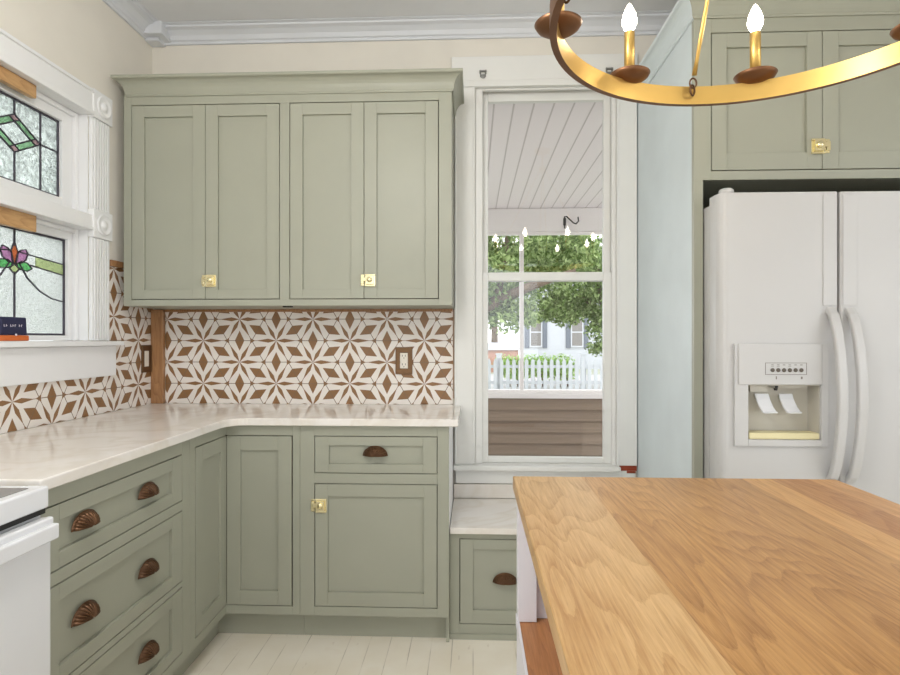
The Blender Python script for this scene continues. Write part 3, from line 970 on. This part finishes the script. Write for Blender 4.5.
MB().box(PX0 + 0.01, PX1 - 0.01, PY + 0.01, 2.741, 2.3905, 2.452).build('top_board', 'sage', t)

t = thing('refrigerator', 'white side-by-side refrigerator with a water dispenser in its left door', 'refrigerator', (1.26, 2.3, 0))
m = MB(); m.box(0.826, 1.718, 1.995, 2.66, 0.02, 1.702); m.build('body', 'fridge_white', t, 0.006)
for x in (0.86, 1.66):
    for y in (2.05, 2.6):
        MB().lathe([(0.02, 0.001), (0.02, 0.02)], (x, y, 0), 'z', 12).build('foot', 'black', t)
MB().box(0.84, 1.70, 1.96, 1.995, 0.03, 0.10).build('toe_grille', 'black', t, 0.002)
YD = 1.915
def fridge_door(x0, x1, hole=None):
    m = MB()
    # rounded outer edges: outline in plan
    def plan(xa, xb, ra, rb):
        p = [(xa, 1.992)]
        for k in range(7):
            th = k * PI / 2 / 6
            p.append((xa + ra * (1 - math.sin(PI / 2 - th)), YD + ra * 1.25 * (1 - math.cos(PI / 2 - th)))) if ra else None
        if not ra: p.append((xa, YD))
        if rb:
            for k in range(7):
                th = k * PI / 2 / 6
                p.append((xb - rb * (1 - math.cos(PI / 2 - th)) if False else xb - rb + rb * math.sin(th), YD + rb * 1.25 * (1 - math.cos(th))))
        else:
            p.append((xb, YD))
        p.append((xb, 1.992))
        return p
    R0 = 0.030 if x0 < 1.0 else 0.008
    R1 = 0.008 if x0 < 1.0 else 0.030
    if hole is None:
        m.poly(plan(x0, x1, R0, R1), 0.11, 1.724, lambda a, b, c: (a, b, c))
    else:
        hx0, hx1, hz0, hz1 = hole
        f = lambda a, b, c: (a, b, c)
        m.poly(plan(x0, x1, R0, R1), 0.11, hz0, f)
        m.poly(plan(x0, x1, R0, R1), hz1, 1.724, f)
        m.poly(plan(x0, hx0, R0, 0), hz0, hz1, f)
        m.poly(plan(hx1, x1, 0, R1), hz0, hz1, f)
        m.box(hx0, hx1, 1.986, 1.992, hz0, hz1)
    bmesh.ops.remove_doubles(m.bm, verts=m.bm.verts[:], dist=1e-5)
    return m.build('door', 'fridge_white', t, 0.003)
hole = (0.914, 1.151, 0.900, 1.083)
fd = fridge_door(0.822, 1.2105, hole)
fd2 = fridge_door(1.2175, 1.724)
F = FB(YD)
m = MB(F)
hx0, hx1, hz0, hz1 = hole
m.box(0.869, hx0, 0.878, 1.219, 0.0003, 0.010); m.box(hx1, 1.174, 0.878, 1.219, 0.0003, 0.010)
m.box(hx0, hx1, 0.878, hz0, 0.0003, 0.010); m.box(hx0, hx1, hz1, 1.219, 0.0003, 0.010)
m.box(0.880, 1.150, hz1, 1.219, 0.010, 0.014)
disp = m.build('dispenser_panel', 'fridge_white', fd, 0.003)
m = MB(F)
m.box(hx0 + 0.0005, hx1 - 0.0005, hz0 + 0.0005, hz1 - 0.0005, -0.069, -0.064)
m.box(hx0 + 0.0005, hx0 + 0.003, hz0 + 0.0005, hz1 - 0.0005, -0.064, -0.001); m.box(hx1 - 0.003, hx1 - 0.0005, hz0 + 0.0005, hz1 - 0.0005, -0.064, -0.001)
m.box(hx0 + 0.003, hx1 - 0.003, hz1 - 0.004, hz1 - 0.0005, -0.064, -0.001); m.box(hx0 + 0.003, hx1 - 0.003, hz0 + 0.0005, hz0 + 0.004, -0.064, -0.001)
m.box(hx0 + 0.02, hx0 + 0.075, hz1 - 0.026, hz1 - 0.004, -0.055, -0.02); m.box(hx0 + 0.10, hx1 - 0.03, hz1 - 0.014, hz1 - 0.004, -0.055, -0.02)
m.build('dispenser_cavity', 'fridge_cavity', fd)
m = MB(F); m.box(hx0 + 0.004, hx1 - 0.004, hz0 + 0.0005, hz0 + 0.022, -0.05, 0.006)
m.build('drip_tray', 'tray_yellow', fd, 0.004)['label'] = 'pale yellow drip tray'
for xc in (0.989, 1.068):
    m = MB()
    m.ribbon([(xc - 0.006, YD + 0.045, 1.048), (xc - 0.003, YD + 0.040, 1.028), (xc + 0.001, YD + 0.028, 1.005), (xc + 0.004, YD + 0.014, 0.990), (xc + 0.006, YD + 0.006, 0.987)], 0.046, 0.006, (1, 0, 0))
    m.build('dispenser_paddle', 'stove_white', fd, 0.002)
m = MB(F); m.poly([(1.014, hz1 - 0.004), (1.026, hz1 - 0.004), (1.022, hz1 - 0.022), (1.017, hz1 - 0.022)], -0.03, -0.018)
m.build('water_nozzle', 'black', fd)
m = MB(F)
b0, b1, c0, c1 = 0.966, 1.100, 1.116, 1.156
w = 0.0016
for q in ((b0, b1, c0, c0 + w), (b0, b1, c1 - w, c1), (b0, b0 + w, c0, c1), (b1 - w, b1, c0, c1)):
    m.box(*q, 0.0142, 0.0147)
for k in range(6):
    xx = 0.9895 + k * 0.0186
    m.box(xx - 0.004, xx + 0.004, 1.1475, 1.150, 0.0142, 0.0146)
    if k in (0, 1, 3):
        m.box(xx - 0.005, xx + 0.005, 1.1425, 1.1437, 0.0142, 0.0146)
m.box(1.000, 1.0035, 1.101, 1.111, 0.0142, 0.0146); m.box(1.081, 1.0865, 1.102, 1.110, 0.0142, 0.0146)
cp = m.build('control_print', 'print_grey', fd)
for k in range(6):
    MB(F).lathe([(0.0068, 0), (0.0068, 0.0015), (0.0055, 0.0025), (0, 0.0025)], (0.9895 + k * 0.0186, 1.1315, 0.0142), 'z', 18, f=F).build('button', 'button_grey', fd)
def fhandle(xc, parent):
    pts = []
    for k in range(25):
        s = k / 24
        z = 1.335 - s * 0.575
        e = min(1.0, math.sin(PI * s) ** 0.55)
        pts.append((xc, YD + 0.004 - 0.066 * e, z))
    m = MB(); m.ribbon(pts, 0.030, 0.020, (1, 0, 0))
    return m.build('handle', 'fridge_white', parent, 0.006, 3)
fhandle(1.184, fd); fhandle(1.246, fd2)
m = MB(F)     # raised band along the meeting edges where the grips sit
m.box(1.160, 1.205, 1.345, 1.715, 0.0002, 0.003); m.build('grip_band', 'fridge_white', fd, 0.002)
m = MB(F); m.box(1.224, 1.270, 1.345, 1.715, 0.0002, 0.003); m.build('grip_band', 'fridge_white', fd2, 0.002)
m = MB(); m.lathe([(0.024, 0), (0.024, 0.014), (0.019, 0.020), (0.0, 0.021)], (0.862, 1.952, 1.7245), 'z', 24)
m.build('hinge_cover', 'fridge_white', t)

# ------------------------------------------------------------------ stove
t = thing('stove', 'white electric stove with glass cooktop at the left edge of the picture', 'stove', (-1.3, 0.86, 0))
SY0, SY1 = 0.463, 1.222
m = MB(); m.box(XL + 0.02, -0.968, SY0, SY1, 0.02, 0.853); m.build('body', 'stove_white', t, 0.003)
m = MB()
m.box(XL + 0.02, XL + 0.09, SY0, SY1, 0.86, 0.905); m.box(-0.998, -0.949, SY0, SY1, 0.858, 0.907)
m.box(XL + 0.09, -0.998, SY0, SY0 + 0.05, 0.86, 0.906); m.box(XL + 0.09, -0.998, SY1 - 0.032, SY1, 0.86, 0.906)
m.box(XL + 0.09, -0.998, SY0 + 0.05, SY1 - 0.032, 0.86, 0.898)
m.build('cooktop', 'stove_white', t, 0.005, 3)
MB().box(XL + 0.092, -0.973, SY0 + 0.052, SY1 - 0.030, 0.9072, 0.9085).build('glass_top', 'stove_glass', t)
MB().box(-0.973, -0.955, SY0 + 0.004, SY1 - 0.004, 0.846, 0.8575).build('vent_gap', 'black', t)
m = MB(); m.box(-0.9675, -0.941, SY0 + 0.003, SY1 - 0.003, 0.20, 0.838); dr = m.build('oven_door', 'stove_white', t, 0.006)
m = MB()
m.box(-0.941, -0.927, SY0 + 0.004, SY1 - 0.014, 0.792, 0.843)
m.box(-0.928, -0.912, SY0 + 0.004, SY1 - 0.017, 0.796, 0.830)
m.build('handle', 'stove_white', dr, 0.004, 3)
MB().box(-0.9405, -0.9395, SY0 + 0.12, SY1 - 0.30, 0.35, 0.68).build('oven_window', 'stove_glass', dr)
m = MB(); m.box(-0.9675, -0.943, SY0 + 0.003, SY1 - 0.003, 0.03, 0.19); m.build('drawer', 'stove_white', t, 0.006)
m = MB(); m.box(XL + 0.02, XL + 0.07, SY0, SY1, 0.9075, 1.08); bg = m.build('control_panel', 'stove_white', t, 0.008)
for k in range(4):
    MB().lathe([(0.02, 0), (0.018, 0.018), (0, 0.02)], (XL + 0.071, SY0 + 0.1 + k * 0.18, 1.0), 'x', 16).build('knob', 'stove_white', bg)

# ------------------------------------------------------------------ island
t = thing('kitchen_island', 'white kitchen island with an oak butcher-block top in the foreground', 'island', (0.46, 0.75, 0))
IX0, IX1, IY0, IY1 = 0.101, 0.818, 0.20, 1.310
MB().box(0.093, 0.829, 0.13, 1.321, 0.8845, 0.914).build('countertop', 'oak_top', t, 0.0022)
m = MB()
m.box(IX0, IX1, IY0, IY1, 0.02, 0.572)
m.build('cabinet_body', 'island_white', t, 0.002)
MB().box(IX0 + 0.03, IX1 - 0.03, IY0 + 0.03, IY1 - 0.03, 0, 0.02).build('plinth', 'island_white', t)
MB().box(IX0 + 0.004, IX0 + 0.36, IY0 + 0.002, IY1 - 0.002, 0.5725, 0.598).build('shelf', 'oak_shelf', t, 0.001)['label'] = 'reddish oak shelf'
MB().box(IX0 - 0.002, IX0 + 0.0035, IY0, IY1, 0.5725, 0.5985).build('shelf_edging', 'island_white', t)
for x, y in ((IX0, IY1 - 0.042), (IX0, IY0)):
    MB().box(x, x + 0.042, y, y + 0.042, 0.599, 0.870).build('post', 'island_white', t, 0.001)
m = MB(); m.box(IX0 + 0.361, IX1, IY0, IY1, 0.5725, 0.884)
m.box(IX0 + 0.0425, IX0 + 0.3605, IY1 - 0.022, IY1 - 0.004, 0.5985, 0.870); m.box(IX0 + 0.0425, IX0 + 0.3605, IY0 + 0.004, IY0 + 0.022, 0.5985, 0.870)
m.build('inner_panel', 'island_white', t)
m = MB(); m.box(IX0 - 0.002, IX0 + 0.04, IY0, IY1, 0.8705, 0.884); m.box(IX0 + 0.04, IX0 + 0.3605, IY1 - 0.04, IY1, 0.8705, 0.884); m.box(IX0 + 0.04, IX0 + 0.3605, IY0, IY0 + 0.04, 0.8705, 0.884)
m.build('top_rail', 'island_white', t, 0.001)

# ------------------------------------------------------------------ outlet and switch on the tiles
def plate(F, a, b, name, label, cat, w, h, switch):
    p = F(a, b, 0.008)
    t = thing(name, label, cat, p)
    m = MB(F)
    c0, c1 = 0.0085, 0.014
    m.box(a - w / 2, a + w / 2, b + h * 0.29, b + h / 2, c0, c1); m.box(a - w / 2, a + w / 2, b - h / 2, b - h * 0.29, c0, c1)
    m.box(a - w / 2, a - w * 0.24, b - h * 0.29, b + h * 0.29, c0, c1); m.box(a + w * 0.24, a + w / 2, b - h * 0.29, b + h * 0.29, c0, c1)
    e = 0.006
    for q in ((a - w / 2, a + w / 2, b + h / 2 - e, b + h / 2), (a - w / 2, a + w / 2, b - h / 2, b - h / 2 + e), (a - w / 2, a - w / 2 + e, b - h / 2, b + h / 2), (a + w / 2 - e, a + w / 2, b - h / 2, b + h / 2)):
        m.box(*q, c1, c1 + 0.003)
    m.build('cover_plate', 'bronze', t, 0.0012)
    if switch:
        m = MB(F); m.poly([(a - w * 0.23, b - h * 0.285), (a + w * 0.23, b - h * 0.285), (a + w * 0.23, b + h * 0.285), (a - w * 0.23, b + h * 0.285)], 0.0085, 0.0145)
        m.build('rocker', 'outlet_white', t, 0.002)
    else:
        m = MB(F); m.box(a - w * 0.225, a + w * 0.225, b - h * 0.285, b + h * 0.285, 0.0085, 0.0150)
        r = m.build('receptacle', 'outlet_white', t, 0.0015)
        for zz in (b + h * 0.15, b - h * 0.17):
            for q in ((a - 0.0085, a - 0.006, zz, zz + 0.009), (a + 0.006, a + 0.0085, zz, zz + 0.009), (a - 0.002, a + 0.002, zz - 0.009, zz - 0.005)):
                MB(F).box(*q, 0.0150, 0.0153).build('slot', 'black', r)
plate(FB(YB_), -0.337, 1.128, 'electrical_outlet', 'bronze plated electrical outlet on the tiled back wall', 'outlet', 0.082, 0.132, False)
plate(FL(XL), 2.672, 1.138, 'light_switch', 'bronze plated light switch on the left tiled wall beside the wooden post', 'switch', 0.078, 0.132, True)

# ------------------------------------------------------------------ chandelier
CX, CY, RZ, RC = 0.562, 1.038, 1.827, 0.411
t = thing('chandelier', 'round gold ring chandelier with lit candle bulbs hanging over the island', 'chandelier', (CX, CY, 2.70))
def ring_mesh(r0, r1, z0, z1, seg=128):
    m = MB()
    rr = []
    for r, z in ((r0, z0), (r1, z0), (r1, z1), (r0, z1)):
        rr.append([m.bm.verts.new((CX + r * math.cos(2 * PI * i / seg), CY + r * math.sin(2 * PI * i / seg), z)) for i in range(seg)])
    for k in range(4):
        a, b = rr[k], rr[(k + 1) % 4]
        for i in range(seg):
            f = m.bm.faces.new((a[i], a[(i + 1) % seg], b[(i + 1) % seg], b[i])); f.smooth = True
    return m
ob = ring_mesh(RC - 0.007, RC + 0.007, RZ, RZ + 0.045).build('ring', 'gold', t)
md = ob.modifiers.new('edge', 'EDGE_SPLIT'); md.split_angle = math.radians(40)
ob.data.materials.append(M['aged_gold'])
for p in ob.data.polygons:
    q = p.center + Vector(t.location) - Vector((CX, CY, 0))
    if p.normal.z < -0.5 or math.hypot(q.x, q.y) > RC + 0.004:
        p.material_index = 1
for k in range(8):
    an = math.radians(25.4 + 45 * k)
    x, y, z = CX + (RC - 0.002) * math.cos(an), CY + (RC - 0.002) * math.sin(an), RZ + 0.0395
    m = MB()
    m.lathe([(0.0, 0.0), (0.016, 0.001), (0.032, 0.006), (0.044, 0.014), (0.049, 0.022), (0.047, 0.0235), (0.041, 0.017), (0.028, 0.010), (0.0, 0.008)], (x, y, z), 'z', 40)
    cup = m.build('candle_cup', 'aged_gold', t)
    m = MB(); m.lathe([(0.0125, 0.010), (0.0125, 0.126), (0.010, 0.129), (0.0, 0.129)], (x, y, z), 'z', 24)
    m.build('candle_sleeve', 'gold', cup)
    m = MB(); m.lathe([(0.008, 0.1295), (0.012, 0.135), (0.0175, 0.148), (0.018, 0.156), (0.0155, 0.169), (0.010, 0.183), (0.005, 0.193), (0.0, 0.199)], (x, y, z), 'z', 24)
    b = m.build('bulb', 'bulb', cup); b['label'] = 'glowing flame shaped bulb'
hub = (CX, CY, 2.60)
for k in range(4):
    an = math.radians(92 + 90 * k)
    r = RC - 0.009
    base = Vector((CX + (r - 0.012) * math.cos(an), CY + (r - 0.012) * math.sin(an), RZ + 0.046))
    top = Vector((CX + 0.02 * math.cos(an), CY + 0.02 * math.sin(an), 2.60))
    dirn = (top - base).normalized()
    MB().tube([base + dirn * 0.018, base + dirn * 0.05, top], [0.0062, 0.0045, 0.0045], 12).build('hanging_rod', 'gold', t)
    c_ = Vector((CX + r * math.cos(an), CY + r * math.sin(an), RZ + 0.030))
    tang = Vector((-math.sin(an), math.cos(an), 0)); inw = Vector((-math.cos(an), -math.sin(an), 0))
    m = MB()
    m.tube([c_ + inw * 0.010 + (inw * 0.35 * math.cos(q) + tang * 0.55 * math.cos(q) + Vector((0, 0, 1)) * math.sin(q)) * 0.013 for q in [i * 2 * PI / 16 for i in range(16)]], 0.0024, 8, True)
    m.tube([base + inw * 0.002 + (tang * math.cos(q) * 0.7 + Vector((0, 0, 1)) * math.sin(q)) * 0.012 for q in [i * 2 * PI / 16 for i in range(16)]], 0.0022, 8, True)
    m.build('hook_loop', 'bronze_dark', t)
MB().lathe([(0.012, -0.02), (0.028, -0.01), (0.028, 0.02), (0.008, 0.03), (0.008, 0.12), (0.06, 0.14), (0.065, 0.164), (0, 0.1645)], hub, 'z', 24).build('ceiling_canopy', 'gold', t)

# ------------------------------------------------------------------ unseen globe added over the aisle to brighten the room
t = thing('fill_globe', 'added fill light globe, out of view over the floor beside the stove', 'fill light', (-0.45, 0.75, 2.15))
MB().lathe([(0.055, -0.001), (0.055, -0.02), (0.008, -0.03), (0.008, -0.31), (0.05, -0.315), (0.05, -0.345)], (-0.45, 0.75, ZC), 'z', 24).build('fill_globe_rod', 'gold', t)
MB().lathe([(0.14 * math.sin(PI * k / 16), -0.14 * math.cos(PI * k / 16)) for k in range(17)], (-0.45, 0.75, ZC - 0.48), 'z', 32).build('globe', 'fill_globe_glow', t)

# ------------------------------------------------------------------ outdoors: porch
PYE = 5.48
st(MB().box(-3.0, 4.5, YB_ + 0.145, PYE + 0.15, -0.08, -0.001).build('porch_floor', 'porch_floor'))
st(MB().box(-3.0, 4.5, YB_ + 0.145, PYE + 0.3, 2.50, 2.56).build('porch_ceiling', 'beadboard'))
st(MB().box(-3.0, 4.5, PYE, PYE + 0.14, 2.275, 2.499).build('porch_beam', 'porch_white', None, 0.004))
hw = struct('porch_half_wall', (0.8, PYE + 0.06, 0))
m = MB()
n = 6
zh = 0.652 / n
for k in range(n):      # lapped boards
    f = lambda a, b, c: (a, b, c)
    z0 = 0.0 + k * zh
    vs = [m.bm.verts.new(p) for p in ((-3, PYE + 0.0, z0), (4.5, PYE + 0.0, z0), (4.5, PYE + 0.03, z0 + zh), (-3, PYE + 0.03, z0 + zh), (-3, PYE + 0.05, z0), (4.5, PYE + 0.05, z0), (4.5, PYE + 0.05, z0 + zh), (-3, PYE + 0.05, z0 + zh))]
    for q in ((0, 1, 2, 3), (4, 7, 6, 5), (0, 4, 5, 1), (3, 2, 6, 7), (0, 3, 7, 4), (1, 5, 6, 2)):
        m.bm.faces.new([vs[i] for i in q])
m.build('lap_siding', 'siding', hw)
m = MB(); m.box(-3, 4.5, PYE - 0.02, PYE + 0.14, 0.656, 0.70); m.box(-3, 4.5, PYE + 0.02, PYE + 0.10, 0.70, 0.735)
m.build('rail_cap', 'porch_white', hw, 0.003)
pf = struct('porch_frame', (0.8, PYE + 0.05, 0.735))
for x in (-1.66, -0.59, 0.475, 1.54, 2.6, 3.7):
    MB().box(x - 0.020, x + 0.020, PYE + 0.03, PYE + 0.07, 0.7355, 2.2475).build('mullion', 'porch_white', pf, 0.002)
MB().box(-3, 4.5, PYE + 0.03, PYE + 0.07, 2.248, 2.2745).build('head_rail', 'porch_white', pf, 0.002)
t = thing('hanging_hook', 'bent black metal hook fixed to the porch beam outside the window', 'hook', (0.93, PYE, 2.34))
MB().tube([(0.885, PYE - 0.006, 2.30), (0.885, PYE - 0.006, 2.415), (0.90, PYE - 0.03, 2.41), (0.96, PYE - 0.05, 2.345), (0.985, PYE - 0.05, 2.335), (1.01, PYE - 0.05, 2.36), (1.005, PYE - 0.05, 2.40)], 0.007, 8).build('hook_rod', 'black', t)
MB().box(0.872, 0.898, PYE - 0.004, PYE - 0.0005, 2.33, 2.40).build('hook_plate', 'black', t)

# ground, street
st(MB().box(-30, 45, YB_ + 0.16, 16.2, -0.36, -0.28).build('ground', 'lawn'))
st(MB().box(-30, 45, 16.2, 24.0, -0.37, -0.285).build('street', 'street'))
st(MB().box(-30, 45, 24.0, 70.0, -0.36, -0.27).build('ground_beyond', 'lawn'))
st(MB().box(-30, XL - 0.16, -20, YB_ + 0.15, -0.36, -0.28).build('ground_side', 'street'))
st(MB().box(XR + 0.16, 30, -20, YB_ + 0.15, -0.36, -0.28).build('ground_right', 'street'))
st(MB().box(XL - 0.15, XR + 0.15, -20, YF - 0.16, -0.36, -0.28).build('ground_rear', 'street'))

# picket fence
FYY = 15.6
t = thing('picket_fence', 'white picket fence along the street beyond the porch', 'fence', (2.3, FYY, -0.28))
MB().box(-1.5, 6.4, FYY, FYY + 0.04, -0.02, 0.07).build('rail', 'house_white', t)
MB().box(-1.5, 6.4, FYY, FYY + 0.04, 0.42, 0.50).build('rail', 'house_white', t)
for i in range(46):
    x = -1.45 + i * 0.172
    m = MB(FB(FYY - 0.001))
    h = 0.70
    m.poly([(x - 0.05, -0.24), (x + 0.05, -0.24), (x + 0.05, h - 0.11), (x + 0.035, h - 0.06), (x + 0.018, h - 0.045), (x, h), (x - 0.018, h - 0.045), (x - 0.035, h - 0.06), (x - 0.05, h - 0.11)], 0.0, 0.022)
    m.build('picket', 'house_white', t)
for x in (-1.4, 0.72, 3.05, 5.2):
    m = MB(); m.box(x - 0.07, x + 0.07, FYY + 0.042, FYY + 0.16, -0.28, 0.78); m.box(x - 0.09, x + 0.09, FYY + 0.03, FYY + 0.18, 0.78, 0.82)
    m.build('post', 'house_white', t)

# house across the street
t = thing('street_house', 'white house with dark shutters across the street behind the trees', 'house', (5.0, 31, -0.27))
HY = 28.0
m = MB()
m.box(2.3, 6.6, HY, HY + 7, -0.27, 4.2)
m.build('wall', 'house_white', t)
m = MB(FB(HY))
for k in range(24):
    z = -0.2 + k * 0.18
    m.box(2.3, 6.6, z, z + 0.012, 0.0005, 0.012)
m.build('clapboard', 'house_white', t)
m = MB(); m.bm.free(); m.bm = bmesh.new()
m.poly([(HY - 0.5, 4.2), (HY + 7.5, 4.2), (HY + 3.5, 6.6)], 2.0, 6.9, lambda a, b, c: (c, a, b))
m.build('roof', 'roof_grey', t)
for x0, x1, s in ((2.80, 3.42, 1), (4.82, 5.44, -1)):
    F = FB(HY - 0.013)
    m = MB(F); m.box(x0, x1, 0.80, 2.3, 0, 0.05); wn = m.build('window', 'house_white', t)
    m = MB(F); m.box(x0 + 0.06, x1 - 0.06, 0.88, 1.52, 0.05, 0.055); m.box(x0 + 0.06, x1 - 0.06, 1.58, 2.22, 0.05, 0.055); m.build('pane', 'stove_glass', wn)
    for sx in (x0 - 0.24, x1 + 0.02):
        m = MB(F); m.box(sx, sx + 0.22, 0.76, 2.34, 0.0, 0.04); m.build('shutter', 'shutter_grey', t)
# low brick wall with a pale coping further left
t = thing('garden_wall', 'low brick wall with white coping to the left behind the fence', 'wall', (0.9, 25, -0.27))
MB().box(-3, 2.0, 25, 25.3, -0.27, 0.72).build('brick_face', 'brick_red', t)
MB().box(-3.1, 2.1, 24.9, 25.4, 0.722, 1.05).build('coping', 'house_white', t)

# trees and hedges
def leaf_cloud(name, mat, parent, blobs, count, size, rnd):
    """leaves scattered through ellipsoid clumps; blobs: (x,y,z,rx,ry,rz,weight)"""
    vs, fs = [], []
    tot = sum(b[6] for b in blobs)
    off = world_loc(parent)
    for b in blobs:
        for _ in range(int(count * b[6] / tot)):
            while True:
                u = Vector((rnd.uniform(-1, 1), rnd.uniform(-1, 1), rnd.uniform(-1, 1)))
                if u.length <= 1: break
            u *= (0.55 + 0.45 * rnd.random()) / max(u.length, 0.2) * u.length ** 0.4
            p = Vector((b[0] + u.x * b[3], b[1] + u.y * b[4], b[2] + u.z * b[5])) - off
            q = Vector((rnd.gauss(0, 1), rnd.gauss(0, 1), rnd.gauss(0, 1))).normalized()
            w = q.cross(Vector((rnd.gauss(0, 1), rnd.gauss(0, 1), rnd.gauss(0, 1)))).normalized()
            L = size * rnd.uniform(0.6, 1.4)
            i = len(vs)
            vs += [p - q * L / 2, p + w * L * 0.22, p + q * L / 2, p - w * L * 0.22]
            fs.append((i, i + 1, i + 2, i + 3))
    me = bpy.data.meshes.new(name)
    me.from_pydata([tuple(v) for v in vs], [], fs)
    me.materials.append(M[mat])
    o = bpy.data.objects.new(name, me)
    COL.objects.link(o); o.parent = parent
    return o
rnd = random.Random(11)
def clumps(cx, cy, cz, rx, ry, rz, n, s, zmin=None):
    out = []
    for _ in range(n):
        while True:
            u = Vector((rnd.uniform(-1, 1), rnd.uniform(-1, 1), rnd.uniform(-1, 1)))
            if u.length <= 1: break
        k = s * rnd.uniform(0.7, 1.3)
        out.append((cx + u.x * rx, cy + u.y * ry, cz + u.z * rz, k, k, k * 0.6, k ** 2))
    return out
t = thing('leafy_tree', 'large leafy tree with a slanting limb behind the left half of the sash window', 'tree', (-0.6, 12.4, -0.28))
tr = MB(); tr.tube([(-0.9, 12.6, -0.28), (-0.75, 12.5, 0.8), (-0.3, 12.4, 1.5), (0.3, 12.3, 1.95), (1.2, 12.2, 2.35), (2.2, 12.2, 2.7)], [0.26, 0.22, 0.17, 0.14, 0.10, 0.05], 12)
tr.tube([(-0.72, 12.5, 0.9), (-0.9, 12.6, 2.2), (-1.0, 12.6, 4.2)], [0.2, 0.16, 0.06], 10)
tr.tube([(0.5, 12.28, 2.05), (0.7, 12.5, 2.9), (0.8, 12.6, 3.9)], [0.09, 0.07, 0.03], 8)
tr.build('trunk', 'bark', t)
leaf_cloud('foliage', 'leaf_dark', t, clumps(0.2, 12.6, 3.1, 2.2, 1.4, 1.5, 60, 0.55) + clumps(0.6, 12.3, 1.75, 0.8, 0.9, 0.35, 12, 0.4), 15000, 0.13, rnd)
t = thing('leafy_tree', 'pale green leafy tree behind the right half of the sash window', 'tree', (4.4, 17.5, -0.28))
tr = MB(); tr.tube([(4.2, 17.2, -0.28), (4.15, 17.2, 1.2), (3.9, 17.1, 2.6), (3.5, 17.0, 4.2)], [0.2, 0.17, 0.13, 0.05], 10)
tr.tube([(4.1, 17.2, 1.5), (3.4, 17.1, 2.4), (2.6, 17.0, 3.0)], [0.12, 0.08, 0.04], 8)
tr.build('trunk', 'bark', t)
leaf_cloud('foliage', 'leaf_tree', t, clumps(2.9, 17.3, 3.2, 1.7, 1.1, 1.25, 60, 0.6) + clumps(3.9, 17.2, 1.45, 0.35, 0.5, 0.7, 18, 0.38) + clumps(2.6, 17.2, 2.0, 1.2, 0.6, 0.3, 26, 0.42) + clumps(5.3, 17.5, 3.1, 1.3, 1.0, 1.2, 40, 0.6), 30000, 0.13, rnd)
t = thing('leafy_tree', 'distant leafy tree beyond the white house', 'tree', (1.6, 42, -0.27))
tr = MB(); tr.tube([(1.6, 42, -0.27), (1.6, 42, 4)], [0.3, 0.2], 10); tr.build('trunk', 'bark', t)
leaf_cloud('foliage', 'leaf_tree', t, clumps(1.6, 42, 5.6, 4, 2, 2.8, 50, 1.2), 8000, 0.35, rnd)
t = thing('hedge', 'bright green hedge growing just behind the picket fence', 'hedge', (2.0, 17.4, -0.285))
hb = MB()
for k in range(9):
    x = 0.9 + k * 0.26
    hb.tube([(x, 17.8, -0.285), (x + rnd.uniform(-.1, .1), 17.8, 0.5)], 0.03, 6)
hb.build('stem', 'bark', t)
leaf_cloud('foliage', 'leaf_hedge', t, [(0.9 + k * 0.26, 17.8, 0.32 + rnd.uniform(-0.04, 0.06), 0.30, 0.35, 0.46, 1) for k in range(9)], 5000, 0.09, rnd)
t = thing('hedge', 'green hedge outside the leaded window', 'hedge', (-5.2, 2.0, -0.28))
hb = MB(); hb.tube([(-5.2, 2.0, -0.28), (-5.2, 2.0, 1.6)], [0.12, 0.05], 8); hb.build('stem', 'bark', t)
leaf_cloud('foliage', 'leaf_tree', t, clumps(-5.2, 3.2, 1.2, 0.7, 3.2, 1.5, 60, 0.5), 9000, 0.14, rnd)

# ------------------------------------------------------------------ light, sky, camera
w = bpy.data.worlds.new('World'); SC.world = w; w.use_nodes = True
bg = w.node_tree.nodes['Background']
bg.inputs[0].default_value = (0.93, 0.96, 1.0, 1); bg.inputs[1].default_value = 1.25

def area(name, loc, size, power, rot=(0, 0, 0), col=(1, 0.95, 0.88)):
    l = bpy.data.lights.new(name, 'AREA'); l.shape = 'DISK'; l.size = size; l.energy = power; l.color = col
    o = bpy.data.objects.new(name, l); COL.objects.link(o); o.location = loc; o.rotation_euler = rot
    return o

cam = bpy.data.cameras.new('camera')
co = bpy.data.objects.new('camera', cam); COL.objects.link(co)
co.location = (0, 0, 1.236); co.rotation_euler = (PI / 2, 0, 0.041)
cam.sensor_width = 36.0; cam.lens = 562.0 / 900.0 * 36.0
cam.shift_y = 1.0 / 900.0
cam.clip_start = 0.02; cam.clip_end = 300
SC.camera = co
vs = SC.view_settings
vs.view_transform = 'Standard'; vs.look = 'None'; vs.exposure = 1.45; vs.gamma = 1.0; vs.use_curve_mapping = False
